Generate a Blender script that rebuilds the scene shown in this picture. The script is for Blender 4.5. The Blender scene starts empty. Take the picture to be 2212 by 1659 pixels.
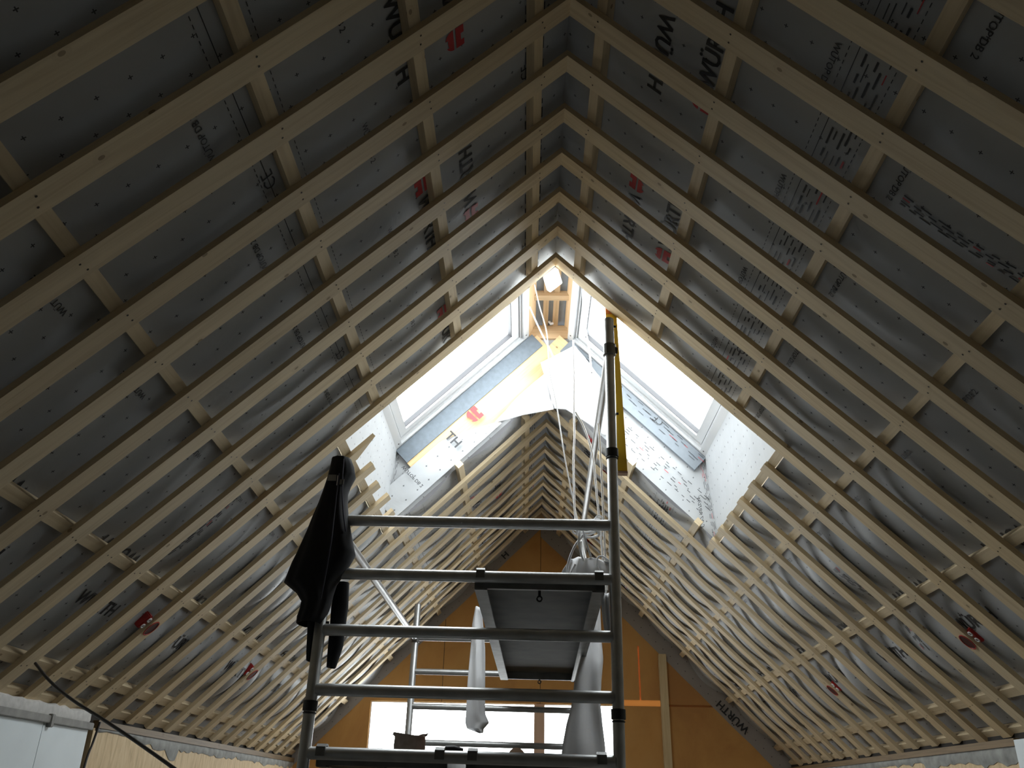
import bpy, bmesh, math, random
from mathutils import Vector, Matrix, noise

random.seed(7)
SC = bpy.context.scene
COL = SC.collection
R2 = math.sqrt(2.0)

# ------------------------------------------------------------------ camera
S = 0.3                       # spacing of the battens (m)
CX, CZ, CH = -0.1478, 1.55, 2.87184
RIDGE = CZ + CH               # height of the ridge, underside of the battens
F_PX = 1838.3
cam_d = bpy.data.cameras.new('camera')
cam_d.sensor_width = 36.0
cam_d.sensor_fit = 'HORIZONTAL'
cam_d.lens = 36.0 * F_PX / 2212.0
cam_d.clip_start = 0.05
cam = bpy.data.objects.new('camera', cam_d)
COL.objects.link(cam)
p_, y_, r_ = (math.radians(a) for a in (26.172, 1.302, 1.186))
base = Matrix(((1, 0, 0), (0, 0, -1), (0, 1, 0)))
Rz = Matrix(((math.cos(y_), math.sin(y_), 0), (-math.sin(y_), math.cos(y_), 0), (0, 0, 1)))
Rx = Matrix(((1, 0, 0), (0, math.cos(p_), math.sin(p_)), (0, -math.sin(p_), math.cos(p_))))
Rr = Matrix(((math.cos(r_), -math.sin(r_), 0), (math.sin(r_), math.cos(r_), 0), (0, 0, 1)))
M = Rr @ Rx @ (base @ Rz)
right, down, fwd = M[0], M[1], M[2]
cam.matrix_world = Matrix(((right[0], -down[0], -fwd[0], CX), (right[1], -down[1], -fwd[1], 0.0),
                           (right[2], -down[2], -fwd[2], CZ), (0, 0, 0, 1)))
SC.camera = cam

# ------------------------------------------------------------------ sky and exposure
vs = SC.view_settings
vs.view_transform = 'Standard'
vs.look = 'None'
vs.exposure = 0.0
vs.gamma = 1.0
vs.use_curve_mapping = False
SKY = 14.0
wd = bpy.data.worlds.new('overcast_sky')
SC.world = wd
wd.use_nodes = True
nt = wd.node_tree
nt.nodes.clear()
wo = nt.nodes.new('ShaderNodeOutputWorld')
bg = nt.nodes.new('ShaderNodeBackground')
bg.inputs['Color'].default_value = (0.93, 0.97, 1.0, 1)
bg.inputs['Strength'].default_value = SKY
nt.links.new(bg.outputs[0], wo.inputs[0])
cy = SC.cycles
cy.use_denoising = True
cy.max_bounces = 12
cy.diffuse_bounces = 7
cy.glossy_bounces = 4
cy.transparent_max_bounces = 12
cy.sample_clamp_indirect = 12.0


def portal(name, loc, dirv, sx, sy, up=Vector((0, 1, 0))):
    l = bpy.data.lights.new(name, 'AREA')
    l.shape = 'RECTANGLE'
    l.size, l.size_y = sx, sy
    l.cycles.is_portal = True
    o = bpy.data.objects.new(name, l)
    z = -Vector(dirv).normalized()
    x = up.cross(z).normalized()
    y = z.cross(x)
    o.matrix_world = Matrix(((x[0], y[0], z[0], loc[0]), (x[1], y[1], z[1], loc[1]),
                             (x[2], y[2], z[2], loc[2]), (0, 0, 0, 1)))
    COL.objects.link(o)


def P(s, d, n, Y):
    """slope coordinates: d down the slope from the ridge, n outward, Y along the ridge"""
    return Vector((s * (d + n) / R2, Y, RIDGE + (n - d) / R2))


for s_ in (-1, 1):
    portal('skylight_portal', P(s_, 0.46, 0.60, 5.19), (-s_, 0, -1), 1.42, 1.66)
portal('gable_window_portal', (-0.48, 9.50, 2.20), (0, -1, 0), 2.6, 0.6, up=Vector((0, 0, 1)))


# ------------------------------------------------------------------ materials
def mat(name):
    m = bpy.data.materials.new(name)
    m.use_nodes = True
    n = m.node_tree
    n.nodes.clear()
    out = n.nodes.new('ShaderNodeOutputMaterial')
    b = n.nodes.new('ShaderNodeBsdfPrincipled')
    n.links.new(b.outputs[0], out.inputs[0])
    return m, n, b, out


def N(n, t, **kw):
    x = n.nodes.new(t)
    for k, v in kw.items():
        if hasattr(x, k):
            setattr(x, k, v)
        else:
            x.inputs[k].default_value = v
    return x


def ramp(n, fac, stops):
    r = n.nodes.new('ShaderNodeValToRGB')
    e = r.color_ramp.elements
    while len(e) > 1:
        e.remove(e[-1])
    e[0].position, e[0].color = stops[0][0], (*stops[0][1], 1)
    for p, c in stops[1:]:
        q = e.new(p)
        q.color = (*c, 1)
    n.links.new(fac, r.inputs[0])
    return r.outputs[0]


def mixc(n, fac, a, b, mode='MIX'):
    x = n.nodes.new('ShaderNodeMix')
    x.data_type = 'RGBA'
    x.blend_type = mode
    for sock, v in ((x.inputs[0], fac), (x.inputs[6], a), (x.inputs[7], b)):
        if isinstance(v, bpy.types.NodeSocket):
            n.links.new(v, sock)
        elif isinstance(v, tuple):
            sock.default_value = (*v, 1)
        else:
            sock.default_value = v
    return x.outputs[2]


def math_(n, op, a, b=None):
    x = n.nodes.new('ShaderNodeMath')
    x.operation = op
    for i, v in enumerate((a, b)):
        if v is None:
            continue
        if isinstance(v, bpy.types.NodeSocket):
            n.links.new(v, x.inputs[i])
        else:
            x.inputs[i].default_value = v
    return x.outputs[0]


def bump(n, b, h, strength=0.3, dist=0.01):
    x = n.nodes.new('ShaderNodeBump')
    x.inputs['Strength'].default_value = strength
    x.inputs['Distance'].default_value = dist
    n.links.new(h, x.inputs['Height'])
    n.links.new(x.outputs[0], b.inputs['Normal'])


def plain(name, col, rough=0.6, metal=0.0, noise_amt=0.0, scale=8.0):
    m, n, b, o = mat(name)
    b.inputs['Roughness'].default_value = rough
    b.inputs['Metallic'].default_value = metal
    tc = N(n, 'ShaderNodeTexCoord')
    nz = N(n, 'ShaderNodeTexNoise', Scale=scale, Detail=4.0)
    n.links.new(tc.outputs['Object'], nz.inputs['Vector'])
    lo = tuple(c * (1 - noise_amt) for c in col)
    hi = tuple(min(1, c * (1 + noise_amt)) for c in col)
    n.links.new(ramp(n, nz.outputs[0], [(0.3, lo), (0.7, hi)]), b.inputs['Base Color'])
    return m


def wood(name, light, dark, knot=(0.13, 0.075, 0.03), knots=True, rough=0.62):
    m, n, b, o = mat(name)
    b.inputs['Roughness'].default_value = rough
    b.inputs['Specular IOR Level'].default_value = 0.3
    uv = N(n, 'ShaderNodeUVMap')
    oi = N(n, 'ShaderNodeObjectInfo')
    add = N(n, 'ShaderNodeVectorMath', operation='ADD')
    sc = N(n, 'ShaderNodeVectorMath', operation='SCALE')
    cmb = N(n, 'ShaderNodeCombineXYZ')
    n.links.new(oi.outputs['Random'], cmb.inputs[0])
    n.links.new(oi.outputs['Random'], cmb.inputs[1])
    n.links.new(cmb.outputs[0], sc.inputs[0])
    sc.inputs['Scale'].default_value = 37.0
    n.links.new(uv.outputs[0], add.inputs[0])
    n.links.new(sc.outputs[0], add.inputs[1])
    mp = N(n, 'ShaderNodeMapping')
    mp.inputs['Scale'].default_value = (1.2, 26.0, 1.0)
    n.links.new(add.outputs[0], mp.inputs[0])
    g = N(n, 'ShaderNodeTexNoise', Scale=1.6, Detail=5.0, Roughness=0.6, Distortion=0.6)
    n.links.new(mp.outputs[0], g.inputs['Vector'])
    col = ramp(n, g.outputs[0], [(0.28, dark), (0.52, light), (0.78, tuple(min(1, c * 1.1) for c in light))])
    # board to board variation
    var = ramp(n, oi.outputs['Random'], [(0.0, (0.86, 0.84, 0.82)), (0.5, (1.0, 1.0, 1.0)), (1.0, (1.04, 1.0, 0.92))])
    col = mixc(n, 1.0, col, var, 'MULTIPLY')
    if knots:
        mk = N(n, 'ShaderNodeMapping')
        mk.inputs['Scale'].default_value = (4.5, 7.0, 1.0)
        n.links.new(add.outputs[0], mk.inputs[0])
        v = N(n, 'ShaderNodeTexVoronoi', Scale=1.0)
        v.voronoi_dimensions = '2D'
        v.inputs['Randomness'].default_value = 1.0
        n.links.new(mk.outputs[0], v.inputs['Vector'])
        # only some cells carry a knot
        has = math_(n, 'GREATER_THAN', N_sep(n, v.outputs['Color']), 0.74)
        k = math_(n, 'MULTIPLY', math_(n, 'LESS_THAN', v.outputs['Distance'], 0.048), has)
        halo = math_(n, 'MULTIPLY', math_(n, 'LESS_THAN', v.outputs['Distance'], 0.12), has)
        col = mixc(n, math_(n, 'MULTIPLY', halo, 0.35), col, dark)
        col = mixc(n, math_(n, 'MULTIPLY', k, 0.6), col, knot)
    n.links.new(col, b.inputs['Base Color'])
    bump(n, b, g.outputs[0], 0.12, 0.004)
    return m


def N_sep(n, sock):
    x = n.nodes.new('ShaderNodeSeparateColor')
    n.links.new(sock, x.inputs[0])
    return x.outputs[0]


MAT = {}
MAT['pine'] = wood('pine_batten', (0.65, 0.535, 0.355), (0.55, 0.43, 0.275))
MAT['ply'] = wood('pine_plywood', (0.78, 0.58, 0.33), (0.66, 0.46, 0.24))
MAT['plank'] = wood('ridge_plank', (0.70, 0.50, 0.30), (0.55, 0.37, 0.20))
MAT['stud'] = wood('stud_timber', (0.60, 0.48, 0.29), (0.48, 0.36, 0.2))
MAT['screw'] = plain('screw_head', (0.05, 0.04, 0.03), 0.4, 0.6)
MAT['print'] = plain('black_print', (0.018, 0.018, 0.02), 0.55)
MAT['red'] = plain('red_print', (0.50, 0.035, 0.04), 0.55)
MAT['alu'] = plain('aluminium_tube', (0.44, 0.445, 0.445), 0.42, 0.75, 0.12, 14)
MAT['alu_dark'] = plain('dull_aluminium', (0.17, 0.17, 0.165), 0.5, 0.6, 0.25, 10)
MAT['black'] = plain('black_plastic', (0.012, 0.012, 0.013), 0.5)
MAT['cloth'] = plain('black_fabric', (0.006, 0.006, 0.008), 0.92, 0, 0.2, 30)
MAT['cloth_seam'] = plain('navy_piping', (0.028, 0.028, 0.045), 0.8)
MAT['frame_white'] = plain('white_window_frame', (0.62, 0.63, 0.64), 0.35)
MAT['gasket'] = plain('dark_gasket', (0.06, 0.06, 0.065), 0.6)
MAT['foam'] = plain('grey_foam_strip', (0.16, 0.19, 0.22), 0.8, 0, 0.1, 30)
MAT['yellow'] = plain('yellow_paint', (0.95, 0.60, 0.03), 0.4, 0, 0.03, 4)
MAT['orange'] = plain('orange_label', (0.86, 0.27, 0.05), 0.5)
MAT['cable'] = plain('white_cable', (0.82, 0.82, 0.83), 0.45)
MAT['cable_grey'] = plain('grey_wire', (0.40, 0.39, 0.38), 0.5)
MAT['cable_dark'] = plain('dark_cable', (0.05, 0.045, 0.045), 0.6)
MAT['redbox'] = plain('red_plastic', (0.36, 0.02, 0.018), 0.4)
MAT['canvas'] = plain('canvas_bag', (0.34, 0.28, 0.25), 0.9, 0, 0.25, 25)
MAT['peach'] = plain('beige_roll', (0.62, 0.42, 0.30), 0.7)
MAT['panel'] = plain('pale_blue_panel', (0.72, 0.79, 0.82), 0.6, 0, 0.05, 3)
MAT['trim'] = plain('grey_trim', (0.26, 0.255, 0.24), 0.7, 0, 0.2, 16)
MAT['white_foam'] = plain('white_foam_board', (0.62, 0.61, 0.59), 0.9, 0, 0.12, 30)
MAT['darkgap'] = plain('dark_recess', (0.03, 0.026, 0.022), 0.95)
MAT['rubble'] = plain('grey_mortar', (0.36, 0.34, 0.28), 0.95, 0, 0.25, 20)
MAT['plaster'] = plain('grey_sealing_tape', (0.27, 0.275, 0.26), 0.8, 0, 0.3, 12)
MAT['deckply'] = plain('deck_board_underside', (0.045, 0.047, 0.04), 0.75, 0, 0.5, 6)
MAT['floorboard'] = plain('raw_screed', (0.20, 0.185, 0.165), 0.9, 0, 0.2, 5)
MAT['backwall'] = plain('bare_wall', (0.24, 0.2, 0.15), 0.9, 0, 0.2, 5)


def membrane(name, base=(0.40, 0.41, 0.42), marks=True):
    m, n, b, o = mat(name)
    b.inputs['Roughness'].default_value = 0.5
    b.inputs['Specular IOR Level'].default_value = 0.22
    uv = N(n, 'ShaderNodeUVMap')
    sep = N(n, 'ShaderNodeSeparateXYZ')
    n.links.new(uv.outputs[0], sep.inputs[0])
    u, v = sep.outputs[0], sep.outputs[1]
    tc = N(n, 'ShaderNodeTexCoord')
    nz = N(n, 'ShaderNodeTexNoise', Scale=3.0, Detail=4.0)
    n.links.new(tc.outputs['Object'], nz.inputs['Vector'])
    col = ramp(n, nz.outputs[0], [(0.3, tuple(c * 0.93 for c in base)), (0.7, tuple(c * 1.05 for c in base))])
    if marks:
        # grid of small printed crosses, every second row shifted by half a step
        st = 0.105
        row = math_(n, 'FLOOR', math_(n, 'DIVIDE', v, st))
        odd = math_(n, 'MULTIPLY', math_(n, 'MODULO', math_(n, 'ABSOLUTE', row), 2.0), st * 0.5)
        fu = math_(n, 'ABSOLUTE', math_(n, 'SUBTRACT', math_(n, 'WRAP', math_(n, 'ADD', u, odd), st), st * 0.5))
        wnode = fu.node.inputs[0].links[0].from_node.inputs[0].links[0].from_node
        wnode.inputs[2].default_value = 0.0
        fv = math_(n, 'ABSOLUTE', math_(n, 'SUBTRACT', math_(n, 'WRAP', v, st), st * 0.5))
        fv.node.inputs[0].links[0].from_node.inputs[0].links[0].from_node.inputs[2].default_value = 0.0
        a1 = math_(n, 'MULTIPLY', math_(n, 'LESS_THAN', fu, 0.0018), math_(n, 'LESS_THAN', fv, 0.0075))
        a2 = math_(n, 'MULTIPLY', math_(n, 'LESS_THAN', fv, 0.0018), math_(n, 'LESS_THAN', fu, 0.0075))
        k = math_(n, 'MAXIMUM', a1, a2)
        col = mixc(n, math_(n, 'MULTIPLY', k, 0.9), col, (0.03, 0.03, 0.032))
    n.links.new(col, b.inputs['Base Color'])
    w1 = N(n, 'ShaderNodeTexNoise', Scale=5.0, Detail=3.0, Distortion=1.2)
    n.links.new(tc.outputs['Object'], w1.inputs['Vector'])
    bump(n, b, w1.outputs[0], 0.22, 0.015)
    return m


MAT['membrane'] = membrane('vapour_barrier')
MAT['membrane_white'] = membrane('vapour_barrier_lining', (0.46, 0.475, 0.49))
MAT['sheet'] = membrane('loose_membrane_sheet', (0.50, 0.50, 0.51), marks=False)
MAT['tape'] = plain('grey_adhesive_tape', (0.22, 0.25, 0.28), 0.4, 0, 0.05, 20)
MAT['flap'] = membrane('membrane_turned_onto_gable', (0.30, 0.27, 0.25), marks=True)


def board_mat(name, c1, c2, c3, sx=3.0, sz=3.0):
    m, n, b, o = mat(name)
    b.inputs['Roughness'].default_value = 0.75
    tc = N(n, 'ShaderNodeTexCoord')
    mp = N(n, 'ShaderNodeMapping')
    mp.inputs['Scale'].default_value = (sx, sx, sz)
    n.links.new(tc.outputs['Object'], mp.inputs[0])
    a = N(n, 'ShaderNodeTexNoise', Scale=1.0, Detail=6.0, Roughness=0.62, Distortion=0.5)
    n.links.new(mp.outputs[0], a.inputs['Vector'])
    n.links.new(ramp(n, a.outputs[0], [(0.3, c1), (0.5, c2), (0.72, c3)]), b.inputs['Base Color'])
    bump(n, b, a.outputs[0], 0.3, 0.006)
    return m


MAT['plate'] = wood('shaded_plate', (0.20, 0.14, 0.075), (0.13, 0.09, 0.05))  # shadow under the batten ends is put into this dark brown
MAT['gable'] = board_mat('orange_brown_wall_board', (0.40, 0.19, 0.055), (0.50, 0.26, 0.075), (0.54, 0.30, 0.10), 1.6, 1.1)
MAT['osb'] = board_mat('straw_coloured_board', (0.48, 0.35, 0.19), (0.64, 0.48, 0.28), (0.72, 0.57, 0.36), 26.0, 5.0)

m_, n_, b_, o_ = mat('clear_glass')
n_.nodes.remove(b_)
tr = n_.nodes.new('ShaderNodeBsdfTransparent')
tr.inputs[0].default_value = (0.96, 0.98, 0.97, 1)
gl = n_.nodes.new('ShaderNodeBsdfGlossy')
gl.inputs['Roughness'].default_value = 0.02
fr = n_.nodes.new('ShaderNodeLayerWeight')
fr.inputs[0].default_value = 0.25
mx = n_.nodes.new('ShaderNodeMixShader')
fm = n_.nodes.new('ShaderNodeMath')
fm.operation = 'MULTIPLY'
fm.inputs[1].default_value = 0.35
n_.links.new(fr.outputs['Facing'], fm.inputs[0])
n_.links.new(fm.outputs[0], mx.inputs[0])
n_.links.new(tr.outputs[0], mx.inputs[1])
n_.links.new(gl.outputs[0], mx.inputs[2])
n_.links.new(mx.outputs[0], o_.inputs[0])
MAT['glass'] = m_

for gname, gcol in (('glowstrip', (0.050, 0.019, 0.0042)), ('glowdim', (0.012, 0.0035, 0.0008)), ('glowred', (0.085, 0.018, 0.004))):
    m_, n_, b_, o_ = mat('translucent_' + gname)
    n_.nodes.remove(b_)
    tl = n_.nodes.new('ShaderNodeBsdfTranslucent')
    tl.inputs[0].default_value = (*gcol, 1)
    df = n_.nodes.new('ShaderNodeBsdfDiffuse')
    df.inputs[0].default_value = (0.5, 0.28, 0.1, 1)
    mx = n_.nodes.new('ShaderNodeMixShader')
    mx.inputs[0].default_value = 0.8
    n_.links.new(df.outputs[0], mx.inputs[1])
    n_.links.new(tl.outputs[0], mx.inputs[2])
    n_.links.new(mx.outputs[0], o_.inputs[0])
    MAT[gname] = m_

m_, n_, b_, o_ = mat('glowing_white')  # emissive white for the small box under the ridge
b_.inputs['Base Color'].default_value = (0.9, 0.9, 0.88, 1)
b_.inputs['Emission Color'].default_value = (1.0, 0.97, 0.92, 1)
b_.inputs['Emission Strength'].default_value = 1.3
MAT['glow_box'] = m_


# ------------------------------------------------------------------ mesh builder
class MB:
    def __init__(self):
        self.v, self.f, self.uv, self.mi = [], [], [], []

    def face(self, pts, uv=None, mi=0):
        i = len(self.v)
        self.v += [tuple(p) for p in pts]
        self.f.append(list(range(i, i + len(pts))))
        if uv is None:
            a, b = Vector(pts[1]) - Vector(pts[0]), Vector(pts[-1]) - Vector(pts[0])
            uv = [(0, 0)] + [(a.length, 0)] * (len(pts) - 2) + [(0, b.length)]
            if len(pts) == 4:
                uv = [(0, 0), (a.length, 0), (a.length, b.length), (0, b.length)]
        self.uv.append(list(uv))
        self.mi.append(mi)

    def hexa(self, c, long=0, mi=0):
        """8 corners indexed by bits (a,b,c): corner[i + 2j + 4k]; long = axis of the grain"""
        o = Vector(c[0])
        L = [(Vector(c[1]) - o).length, (Vector(c[2]) - o).length, (Vector(c[4]) - o).length]

        def uvof(i, ax):
            bits = (i & 1, (i >> 1) & 1, (i >> 2) & 1)
            other = [a for a in range(3) if a != long]
            val = bits[long] * L[long]
            if ax == long:
                return (bits[other[0]] * L[other[0]] * 0.2, bits[other[1]] * L[other[1]])
            oth = [a for a in range(3) if a not in (long, ax)][0]
            return (val, bits[oth] * L[oth] + ax * 0.31)
        quads = [((0, 4, 6, 2), 0), ((1, 3, 7, 5), 0), ((0, 1, 5, 4), 1), ((2, 6, 7, 3), 1), ((0, 2, 3, 1), 2), ((4, 5, 7, 6), 2)]
        # orientation: make faces point outward
        ctr = sum((Vector(p) for p in c), Vector()) / 8
        for q, ax in quads:
            pts = [Vector(c[i]) for i in q]
            nrm = (pts[1] - pts[0]).cross(pts[2] - pts[0])
            mid = sum(pts, Vector()) / 4
            if nrm.dot(mid - ctr) < 0:
                q = q[::-1]
            self.face([c[i] for i in q], [uvof(i, ax) for i in q], mi)

    def box(self, lo, hi, long=0, mi=0, fn=None):
        c = []
        for k in (0, 1):
            for j in (0, 1):
                for i in (0, 1):
                    p = (hi[0] if i else lo[0], hi[1] if j else lo[1], hi[2] if k else lo[2])
                    c.append(fn(*p) if fn else Vector(p))
        self.hexa(c, long, mi)

    def bar(self, a, b, w, h, up=(0, 0, 1), mi=0):
        a, b = Vector(a), Vector(b)
        d = (b - a).normalized()
        x = d.cross(Vector(up)).normalized()
        z = x.cross(d)
        c = []
        for k in (-1, 1):
            for j in (-1, 1):
                for q in (a, b):
                    c.append(q + x * (j * w / 2) + z * (k * h / 2))
        self.hexa(c, 0, mi)

    def tube(self, pts, r, seg=12, mi=0, cap=True):
        pts = [Vector(p) for p in pts]
        rings = []
        up = Vector((0.31, 0.2, 0.93))
        for i, p in enumerate(pts):
            t = (pts[min(i + 1, len(pts) - 1)] - pts[max(i - 1, 0)]).normalized()
            x = t.cross(up)
            if x.length < 1e-3:
                x = t.cross(Vector((1, 0, 0)))
            x.normalize()
            y = x.cross(t)
            rr = r[i] if isinstance(r, (list, tuple)) else r
            rings.append([p + (x * math.cos(2 * math.pi * k / seg) + y * math.sin(2 * math.pi * k / seg)) * rr for k in range(seg)])
        i0 = len(self.v)
        for rg in rings:
            self.v += [tuple(q) for q in rg]
        for i in range(len(rings) - 1):
            for k in range(seg):
                a, b = i0 + i * seg + k, i0 + i * seg + (k + 1) % seg
                self.f.append([a, b, b + seg, a + seg])
                self.uv.append([(i, k / seg), (i, (k + 1) / seg), (i + 1, (k + 1) / seg), (i + 1, k / seg)])
                self.mi.append(mi)
        if cap:
            for ring, off, rev in ((0, i0, False), (-1, i0 + (len(rings) - 1) * seg, True)):
                idx = [off + k for k in range(seg)]
                self.f.append(idx if not rev else idx[::-1])
                self.uv.append([(0, 0)] * seg)
                self.mi.append(mi)

    def grid(self, nu, nv, fn, uvfn=None, mi=0, skip=None):
        i0 = len(self.v)
        uvs = []
        for i in range(nu + 1):
            for j in range(nv + 1):
                self.v.append(tuple(fn(i, j)))
                uvs.append(uvfn(i, j) if uvfn else (i / nu, j / nv))
        for i in range(nu):
            for j in range(nv):
                if skip and skip(i, j):
                    continue
                q = [i * (nv + 1) + j, (i + 1) * (nv + 1) + j, (i + 1) * (nv + 1) + j + 1, i * (nv + 1) + j + 1]
                self.f.append([i0 + k for k in q])
                self.uv.append([uvs[k] for k in q])
                self.mi.append(mi)

    def build(self, name, mats, parent=None, smooth=False, merge=False, bev=0.0):
        me = bpy.data.meshes.new(name)
        me.from_pydata(self.v, [], self.f)
        ul = me.uv_layers.new(name='UVMap')
        k = 0
        for fi, f in enumerate(self.f):
            for q in range(len(f)):
                ul.data[k].uv = self.uv[fi][q]
                k += 1
        if not isinstance(mats, (list, tuple)):
            mats = [mats]
        for m in mats:
            me.materials.append(MAT[m])
        for fi, p in enumerate(me.polygons):
            p.material_index = self.mi[fi]
            p.use_smooth = smooth
        if merge or bev:
            bm = bmesh.new()
            bm.from_mesh(me)
            bmesh.ops.remove_doubles(bm, verts=bm.verts, dist=1e-5)
            if bev:
                bmesh.ops.bevel(bm, geom=[e for e in bm.edges if len(e.link_faces) == 2 and e.calc_face_angle(0) > 0.6],
                                offset=bev, segments=2, affect='EDGES', clamp_overlap=True)
            bm.to_mesh(me)
            bm.free()
        if smooth:
            try:
                me.set_sharp_from_angle(angle=math.radians(50))
            except Exception:
                pass
        me.update()
        ob = bpy.data.objects.new(name, me)
        COL.objects.link(ob)
        if parent:
            ob.parent = parent
        return ob


def tag(o, label=None, cat=None, group=None, kind=None):
    if label:
        o['label'] = label
    if cat:
        o['category'] = cat
    if group:
        o['group'] = group
    if kind:
        o['kind'] = kind
    return o


def empty(name, loc=(0, 0, 0)):
    o = bpy.data.objects.new(name, None)
    o.location = loc
    o.empty_display_size = 0.05
    COL.objects.link(o)
    return o


def into(root, o):
    """parent a mesh that was built in world coordinates under an Empty placed at its base"""
    o.parent = root
    o.matrix_parent_inverse = Matrix.Translation(-root.location)
    return o


# ------------------------------------------------------------------ layout of the roof
T = 0.025                 # thickness of the boards running down the slope
T2 = 0.047                # thickness of the cross battens behind them
NT = T + T2
BW = 0.090                # face width of a board
PW = 0.050                # face width of a cross battens
Y0 = 7.8401
EAVE = 3.545


def yi(i):
    return (Y0 + i + (0.043 if i >= 13 else 0.0)) * S


GABLE = 9.40
BACK = -1.50
OPN0, OPN1 = 4.28, 6.10          # skylight opening along the ridge
OPD = {-1: 1.655, 1: 1.70}        # and down the slope
# purlin rows: upper edge d at near end (index -6) and far end (index 23), in spacings
ROWS = {-1: [(0.42, 0.59), (2.42, 2.91), (4.42, 4.98), (6.75, 7.25), (9.03, 9.31), (11.03, 11.15)],
        1: [(0.40, 0.73), (2.40, 2.73), (4.44, 4.89), (6.43, 6.83), (8.61, 8.93), (10.83, 11.03)]}
SPLIT = 3                        # rows 0..2 are interrupted by the skylight opening


def row_d(s, k, Y):
    a, b = ROWS[s][k]
    t = (Y / S - Y0 + 6) / 29.0
    if k < SPLIT:
        idx = Y / S - Y0
        return (a if idx < 9 else b) * S
    return (a + (b - a) * t) * S


def cell_noise(a, b, c=0):
    return noise.noise(Vector((a * 0.731 + 11.3, b * 0.917 + 3.1, c * 1.37 + 0.5)))


def bulge(s, d, Y):
    """how far the membrane hangs below its battens' upper plane"""
    idx = Y / S - Y0
    rows = [row_d(s, k, Y) for k in range(6)]
    edges = [-0.10] + rows + [EAVE + 0.02]
    b = 0.0
    for k in range(len(edges) - 1):
        e0 = edges[k] + (PW + 0.030 if k else 0.0)
        e1 = edges[k + 1] - (0.030 if k < 6 else 0.0)
        if e0 <= d <= e1:
            t = (d - e0) / max(e1 - e0, 1e-3)
            sh = math.sin(math.pi * t) ** 0.8
            if e1 - e0 < 0.25:
                sh *= 0.25
            far = min(1.0, max(0.0, (idx - 1.5) / 8.0))
            low = min(1.0, max(0.0, (d - 1.0) / 1.2))
            amp_mid = 0.010 + 0.062 * max(far * (0.55 + 0.45 * low), 0.25 * low)
            j = math.floor(idx)
            amp_mid *= 0.80 + 0.55 * cell_noise(j * 1.7, k * 3.1, s)
            amp_bat = min(amp_mid * 0.75, T2 * 0.8)
            fr = idx - j
            # battens cover fr 0..0.3
            x = (fr - 0.15) / 1.0
            w = 0.5 - 0.5 * math.cos(2 * math.pi * x)
            a = amp_bat + (amp_mid - amp_bat) * w
            if fr < 0.37 or fr > 0.95:
                a = min(a, T2 * 0.86)
            b = a * sh
            if idx > 6:
                a *= 1.0
            # creases
            c = noise.noise(Vector((d * 7.0 + s * 5, Y * 3.0, 1.7))) * 0.5 + 0.5
            b = min(b + sh * 0.006 * c, (T2 * 0.9 if (fr < 0.37 or fr > 0.95) else 1.0))
            break
    return b


def memb_n(s, d, Y):
    return NT + 0.002 - bulge(s, d, Y)


def in_open(s, d, Y):
    return d < OPD[s] and OPN0 < Y < OPN1


# ---- the two membrane slopes
def frange(a, b, n):
    return [a + (b - a) * i / n for i in range(n + 1)]


for s, nm in ((-1, 'ceiling_left'), (1, 'ceiling_right')):
    ds = frange(-NT, OPD[s], 58) + frange(OPD[s], EAVE + 0.09, 66)[1:]
    ys = frange(BACK, OPN0, 170) + frange(OPN0, OPN1, 60)[1:] + frange(OPN1, GABLE + 0.03, 118)[1:]
    mb = MB()
    mb.grid(len(ds) - 1, len(ys) - 1,
            lambda i, j: P(s, ds[i] if i else -NT, NT if i == 0 else memb_n(s, ds[i], ys[j]), ys[j]),
            lambda i, j: (ds[i] + 1.0, ys[j] + 3.0),
            skip=lambda i, j: ds[i + 1] <= OPD[s] + 1e-6 and OPN0 - 1e-6 <= ys[j] and ys[j + 1] <= OPN1 + 1e-6)
    o = mb.build(nm, 'membrane', smooth=True)
    tag(o, 'grey printed vapour barrier membrane lining the %s roof slope behind the battens' % ('left' if s < 0 else 'right'), kind='structure')
    if s < 0:
        CEIL_L = o
    else:
        CEIL_R = o

# ---- printing on the membrane
FONT_CACHE = {}


def text_mesh(txt, bold=0.012):
    key = (txt, bold)
    if key not in FONT_CACHE:
        cu = bpy.data.curves.new('lettering', 'FONT')
        cu.body = txt
        cu.size = 1.0
        cu.offset = bold
        cu.resolution_u = 2
        cu.align_x = 'LEFT'
        ob = bpy.data.objects.new('lettering', cu)
        COL.objects.link(ob)
        bpy.context.view_layer.update()
        me = bpy.data.meshes.new_from_object(ob.evaluated_get(bpy.context.evaluated_depsgraph_get()))
        vs_ = [v.co.copy() for v in me.vertices]
        fs_ = [list(p.vertices) for p in me.polygons]
        bpy.data.objects.remove(ob)
        bpy.data.meshes.remove(me)
        FONT_CACHE[key] = (vs_, fs_)
    return FONT_CACHE[key]


def put_text(mb, txt, fn, h, mi=0, bold=0.012):
    """fn(x, y) -> point; x runs along the reading direction in metres, y up; capital height h"""
    vs_, fs_ = text_mesh(txt, bold)
    k = h / 0.70
    for f in fs_:
        mb.face([fn(vs_[i].x * k, vs_[i].y * k) for i in f], [(0, 0)] * len(f), mi)


def text_w(txt, h, bold=0.012):
    vs_, _ = text_mesh(txt, bold)
    return max(v.x for v in vs_) * h / 0.70


def lit(s, d0, y0, rd, up, lift=0.0025):
    """frame on the slope: reading along Y*rd, letter tops along d*up"""
    return lambda x, y: P(s, d0 + y * up, memb_n(s, d0 + y * up, y0 + x * rd) - lift, y0 + x * rd)


LOGO_A = [(0, 0), (0.46, 0), (0.46, 1), (0.3, 1.0), (0.3, 0.78), (0.12, 0.78), (0.12, 1.0), (0, 1.0)]


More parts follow.
